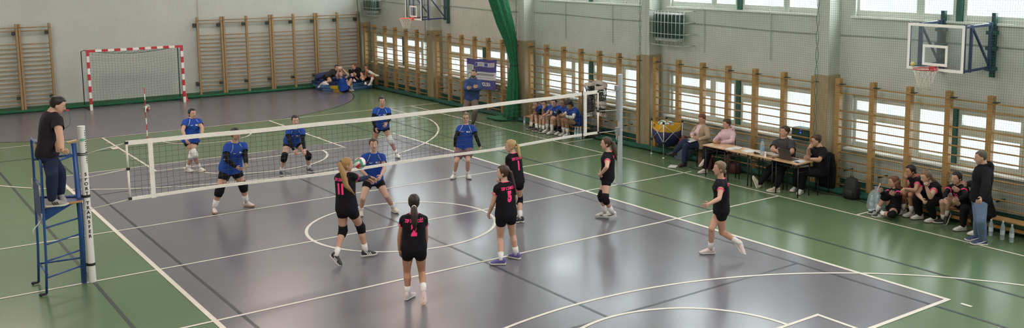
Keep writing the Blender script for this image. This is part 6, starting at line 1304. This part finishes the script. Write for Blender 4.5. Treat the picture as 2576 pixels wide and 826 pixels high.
# ------------------------------------------------------------------ rolled nets hanging on the wall bars
def rolled(y, x, z1, z0, label, seed, band):
    t = thing('rolled_net', label, 'net', (x, y, z0), 'rolled spare nets hanging on the wall bars')
    random.seed(seed); b = MB()
    for k in range(34):
        a = random.random() * 6.28; r_ = .06 + .12 * random.random()
        b.tube([(x + r_ * .7 * math.cos(a + i * .25), y + r_ * 1.15 * math.sin(a + i * .3) + .012 * math.sin(i * 2 + k), lerp(z1 - .02, z0 + .05, i / 9)) for i in range(10)], .006, 4)
    for k in range(16):
        z = lerp(z1 - .05, z0 + .1, k / 15); rr = .15 + .03 * math.sin(k * 1.7)
        b.tube([(x + rr * .75 * math.cos(a), y + rr * 1.15 * math.sin(a), z + .03 * math.sin(a * 3 + k)) for a in [i * math.pi / 7 for i in range(14)]], .007, 4, closed=True)
    b.build('net_mesh', M_black, t)
    M_t = mat('net_tape_pinkish', (.42, .35, .31), .8, var=.15, bump=.4)
    for dz, rr, tl in band:
        b = MB(); b.loft([[V((x + (rr + o) * .8 * math.cos(a), y + (rr + o) * 1.15 * math.sin(a), z1 + dz + q + tl * math.sin(a + seed))) for a in [i * math.pi / 10 for i in range(20)]] for q, o in ((-.055, .01), (.045, 0), (.045, -.03), (-.055, -.03))], cap=False)
        b.build('tape_band', M_t, t, smooth=True)
    b = MB(); b.tube([(x + .15, y, z1 + .05), (x, y, z1 + .09), (x + .02, y + .03, z1 - .1)], .008, 5); b.build('tie_cord', M_rope, t, smooth=True)
rolled(5.06, 8.56, 1.58, .62, 'rolled black net with pink tape hanging at left on the wall bars', 3, [(0, .17, .03), (-.88, .14, .05)])
rolled(4.53, 8.55, 1.63, .70, 'rolled black net hanging at right, with several pink tape turns', 5, [(.02, .17, .06), (-.05, .18, -.05), (-.52, .16, .02), (-.62, .15, .03), (-.86, .16, .04)])
# ------------------------------------------------------------------ banner
def banner():
    x = 8.72; A, B_, C1, D_ = (12.15, 1.77), (10.25, 1.85), (10.31, .83), (12.22, .72)
    t = thing('banner', 'purple and white school banner reading POLSKA, hung on the wall bars', 'banner', (x, 11.4, .75))
    def P(u, v, o=0.0):
        y = lerp(lerp(A[0], B_[0], u), lerp(D_[0], C1[0], u), v); z = lerp(lerp(A[1], B_[1], u), lerp(D_[1], C1[1], u), v) - .03 * math.sin(math.pi * 2 * u) ** 2 * (1 - v)
        return V((x + .02 * math.sin(u * 9 + v * 2) - o, y, z))
    def patch(u0, u1, v0, v1, name, m, o, par, n=12):
        b = MB(); vs = [P(lerp(u0, u1, i / n), lerp(v0, v1, j / n), o) for j in range(n + 1) for i in range(n + 1)]
        b.add(vs, [(j * (n + 1) + i, j * (n + 1) + i + 1, (j + 1) * (n + 1) + i + 1, (j + 1) * (n + 1) + i) for j in range(n) for i in range(n)])
        return b.build(name, m, par, smooth=True, fix=False)
    M_v = mat('banner_violet', (.055, .050, .20), .7); M_bw = mat('banner_white', (.50, .50, .53), .7); M_g = mat('banner_green', (.20, .30, .24), .7); M_eu = mat('banner_eu_blue', (.03, .06, .28), .7); M_dk = mat('banner_text', (.06, .07, .10), .7)
    s = patch(0, 1, 0, 1, 'sheet', M_v, 0, t, 20)
    patch(.22, 1, .42, .68, 'white_stripe', M_bw, .004, s); patch(.0, .235, .19, .78, 'crest_field', M_bw, .004, s)
    for i in range(4): patch(.03 + .045 * i, .055 + .045 * i, .21, .38, 'crest_bar', M_g, .006, s, 4)
    b = MB(); b.loft([[P(.11 + rr * math.cos(a), .57 + rr * 1.4 * math.sin(a), .007) for a in [i * math.pi / 10 for i in range(20)]] for rr in (.06, .09)], cap=False); b.build('crest_ring', M_g, s, fix=False)
    for u0 in (.29, .61):
        w = patch(u0, u0 + .31, .10, .24, 'sponsor_box', M_bw, .004, s, 6); patch(u0 + .01, u0 + .10, .115, .225, 'flag_box', M_eu, .006, w, 4)
        for j in range(3): patch(u0 + .13, u0 + .28, .13 + .035 * j, .14 + .035 * j, 'fine_print', M_dk, .006, w, 4)
    def word(txt, u, v, size, m, bold, name, al='CENTER', sx=1):
        b = MB(); vs, fs = text_mesh(txt, size, bold, 0, al, cuts=2)
        b.add([P(u + q.x * sx / 1.92, v - q.y / 1.08, .008) for q in vs], fs); b.build(name, m, s, fix=False)
    word('POLSKA', .66, .83, .19, mat('banner_letter_white', (.72, .72, .75), .6), .004, 'lettering_polska', sx=.85)
    word('LICEUM OGÓLNOKSZTAŁCĄCE', .61, .505, .105, M_dk, .002, 'lettering_school', sx=.78)
    patch(.30, .92, .60, .615, 'small_lettering', mat('banner_grey', (.25, .26, .3), .7), .006, s, 8)
    for u, v in ((0, 0), (.5, .0), (1, 0), (0, 1), (1, 1)):
        b = MB(); p = P(u, v); b.tube([p, p + V((.1, .02, .03))], .006, 5); b.build('tie_cord', M_rope, t)
banner()
# ------------------------------------------------------------------ mats in the far corner
def mats():
    M_lb = mat('mat_light_blue', (.075, .20, .40), .55, var=.08); M_nb = mat('mat_navy', (.015, .035, .13), .6, var=.15, bump=.3, bscale=6); M_y = mat('mat_yellow', (.62, .42, .02), .6)
    def mslab(pts, z0, z1, name, label, m, patches=()):
        b = MB(); b.prism([(x, y, z0) for x, y in pts], (0, 0, z1 - z0)); c = sum((V((x, y, 0)) for x, y in pts), V()) / len(pts); c.z = z0
        o = b.build(name, m, org=c, bevel=.025); tag(o, label, 'mat', 'gym mats stacked in the corner')
        for p, q in patches:
            b = MB(); p = V((*p, 0)); q = V((*q, 0)); d = (q - p).normalized(); n_ = V((d.y, -d.x, 0)); b.obox((p + q) / 2 + Z * ((z0 + z1) / 2) + n_ * .006, d, Z, n_, (q - p).length / 2, (z1 - z0) / 2 + .004, .012); b.build('corner_patch', M_y, o, bevel=.004)
    base = [(6.72, 19.85), (7.22, 19.02), (8.66, 19.42), (8.55, 20.6), (6.75, 20.7)]
    mslab(base, 0, .11, 'gym_mat', 'light blue gym mat lying lowest on the floor in the far corner', M_lb, [((6.98, 19.42), (7.22, 19.02))])
    b2 = [(6.62, 19.95), (7.05, 19.15), (8.62, 19.50), (8.55, 20.6), (6.65, 20.7)]
    mslab(b2, .11, .23, 'gym_mat', 'light blue gym mat second from the floor with a yellow corner', M_lb, [((6.88, 19.46), (7.05, 19.15)), ((8.52, 19.48), (8.62, 19.50))])
    mslab([(6.60, 20.1), (7.0, 19.4), (8.5, 19.7), (8.5, 20.6), (6.6, 20.7)], .23, .35, 'gym_mat', 'navy gym mat third from the floor, under the girls', M_nb)
    mslab([(6.72, 20.2), (7.3, 19.75), (8.4, 20.0), (8.4, 20.65), (6.75, 20.7)], .35, .47, 'gym_mat', 'navy gym mat on top of the stack', M_nb)
    b = MB(); b.obox((6.95, 20.35, .56), V((.8, -.3, .15)).normalized(), V((.3, .8, 0)).normalized(), V((-.15, .05, 1)).normalized(), .3, .3, .07); tag(b.build('gym_mat', M_nb, org=V((6.95, 20.35, .47)), bevel=.03), 'small navy cushion mat leaning on the left end of the stack', 'mat', 'gym mats stacked in the corner')
mats()
# cable on the floor
b = MB(); b.tube([(8.6, -2.6, .012), (8.4, -3.5, .012), (8.55, -3.8, .012), (8.5, -4.4, .012), (8.35, -4.9, .012), (8.45, -5.6, .012)], .008, 6); tag(b.build('cable', M_black, smooth=True, org=V((8.5, -4, 0))), 'black cable lying on the floor past the backpack', 'cable')
b = MB(); b.tube([(7.95, .05, .01), (8.05, .4, .01), (8.0, .0, .01), (8.35, -.6, .01)], .006, 6); tag(b.build('cable', M_black, smooth=True, org=V((8.1, 0, 0))), 'black cable lying on the floor near the feet of the woman in pink', 'cable')
# ------------------------------------------------------------------ light
w = bpy.data.worlds.new('world'); SC.world = w; w.use_nodes = True
w.node_tree.nodes['Background'].inputs[0].default_value = (.86, .93, 1, 1); w.node_tree.nodes['Background'].inputs[1].default_value = 1.6
def area(name, loc, rot, sx, sy, power, col=(1, 1, 1)):
    l = bpy.data.lights.new(name, 'AREA'); l.shape = 'RECTANGLE'; l.size = sx; l.size_y = sy; l.energy = power; l.color = col
    o = bpy.data.objects.new(name, l); COL.objects.link(o); o.location = loc; o.rotation_euler = rot; return o
for y0, y1 in BAYS:
    area('window_daylight', (XW + .34, (y0 + y1) / 2, 4.8), (0, math.radians(90), 0), 1.85, 5.2, 330, (.90, .96, 1))
    area('window_daylight', (XW + .34, (y0 + y1) / 2, 1.54), (0, math.radians(90), 0), 1.15, 5.2, 48, (.93, .98, 1))
for x in (-5, 3):
    for y in (-15, -5, 5, 15):
        area('unseen_ceiling_light', (x, y, H - .05), (0, 0, 0), 2.4, 2.4, 225, (1, .96, .90) if y < 10 else (1, .78, .72))  # fill lights added under the out-of-view ceiling to raise the ambient level
area('unseen_ceiling_light', (7, 13, H - .05), (0, 0, 0), 2.0, 3.5, 120, (1, .55, .45))
area('left_fill_light', (-10.3, -9, 4.6), (0, math.radians(-75), 0), 2.0, 8, 300, (1, .80, .70))  # warm light added in front of the solid left wall, no window there
area('left_fill_light', (-10.3, 8, 4.6), (0, math.radians(-75), 0), 2.0, 10, 340, (1, .90, .80))  # second added light, fills the dim left and far floor
SC.view_settings.view_transform = 'Standard'; SC.view_settings.look = 'None'; SC.view_settings.exposure = 0.0
SC.cycles.use_denoising = True
SC.cycles.max_bounces = 7; SC.cycles.diffuse_bounces = 3; SC.cycles.glossy_bounces = 3; SC.cycles.transparent_max_bounces = 12; SC.cycles.transmission_bounces = 3
SC.cycles.sample_clamp_indirect = 6; SC.cycles.caustics_reflective = False; SC.cycles.caustics_refractive = False
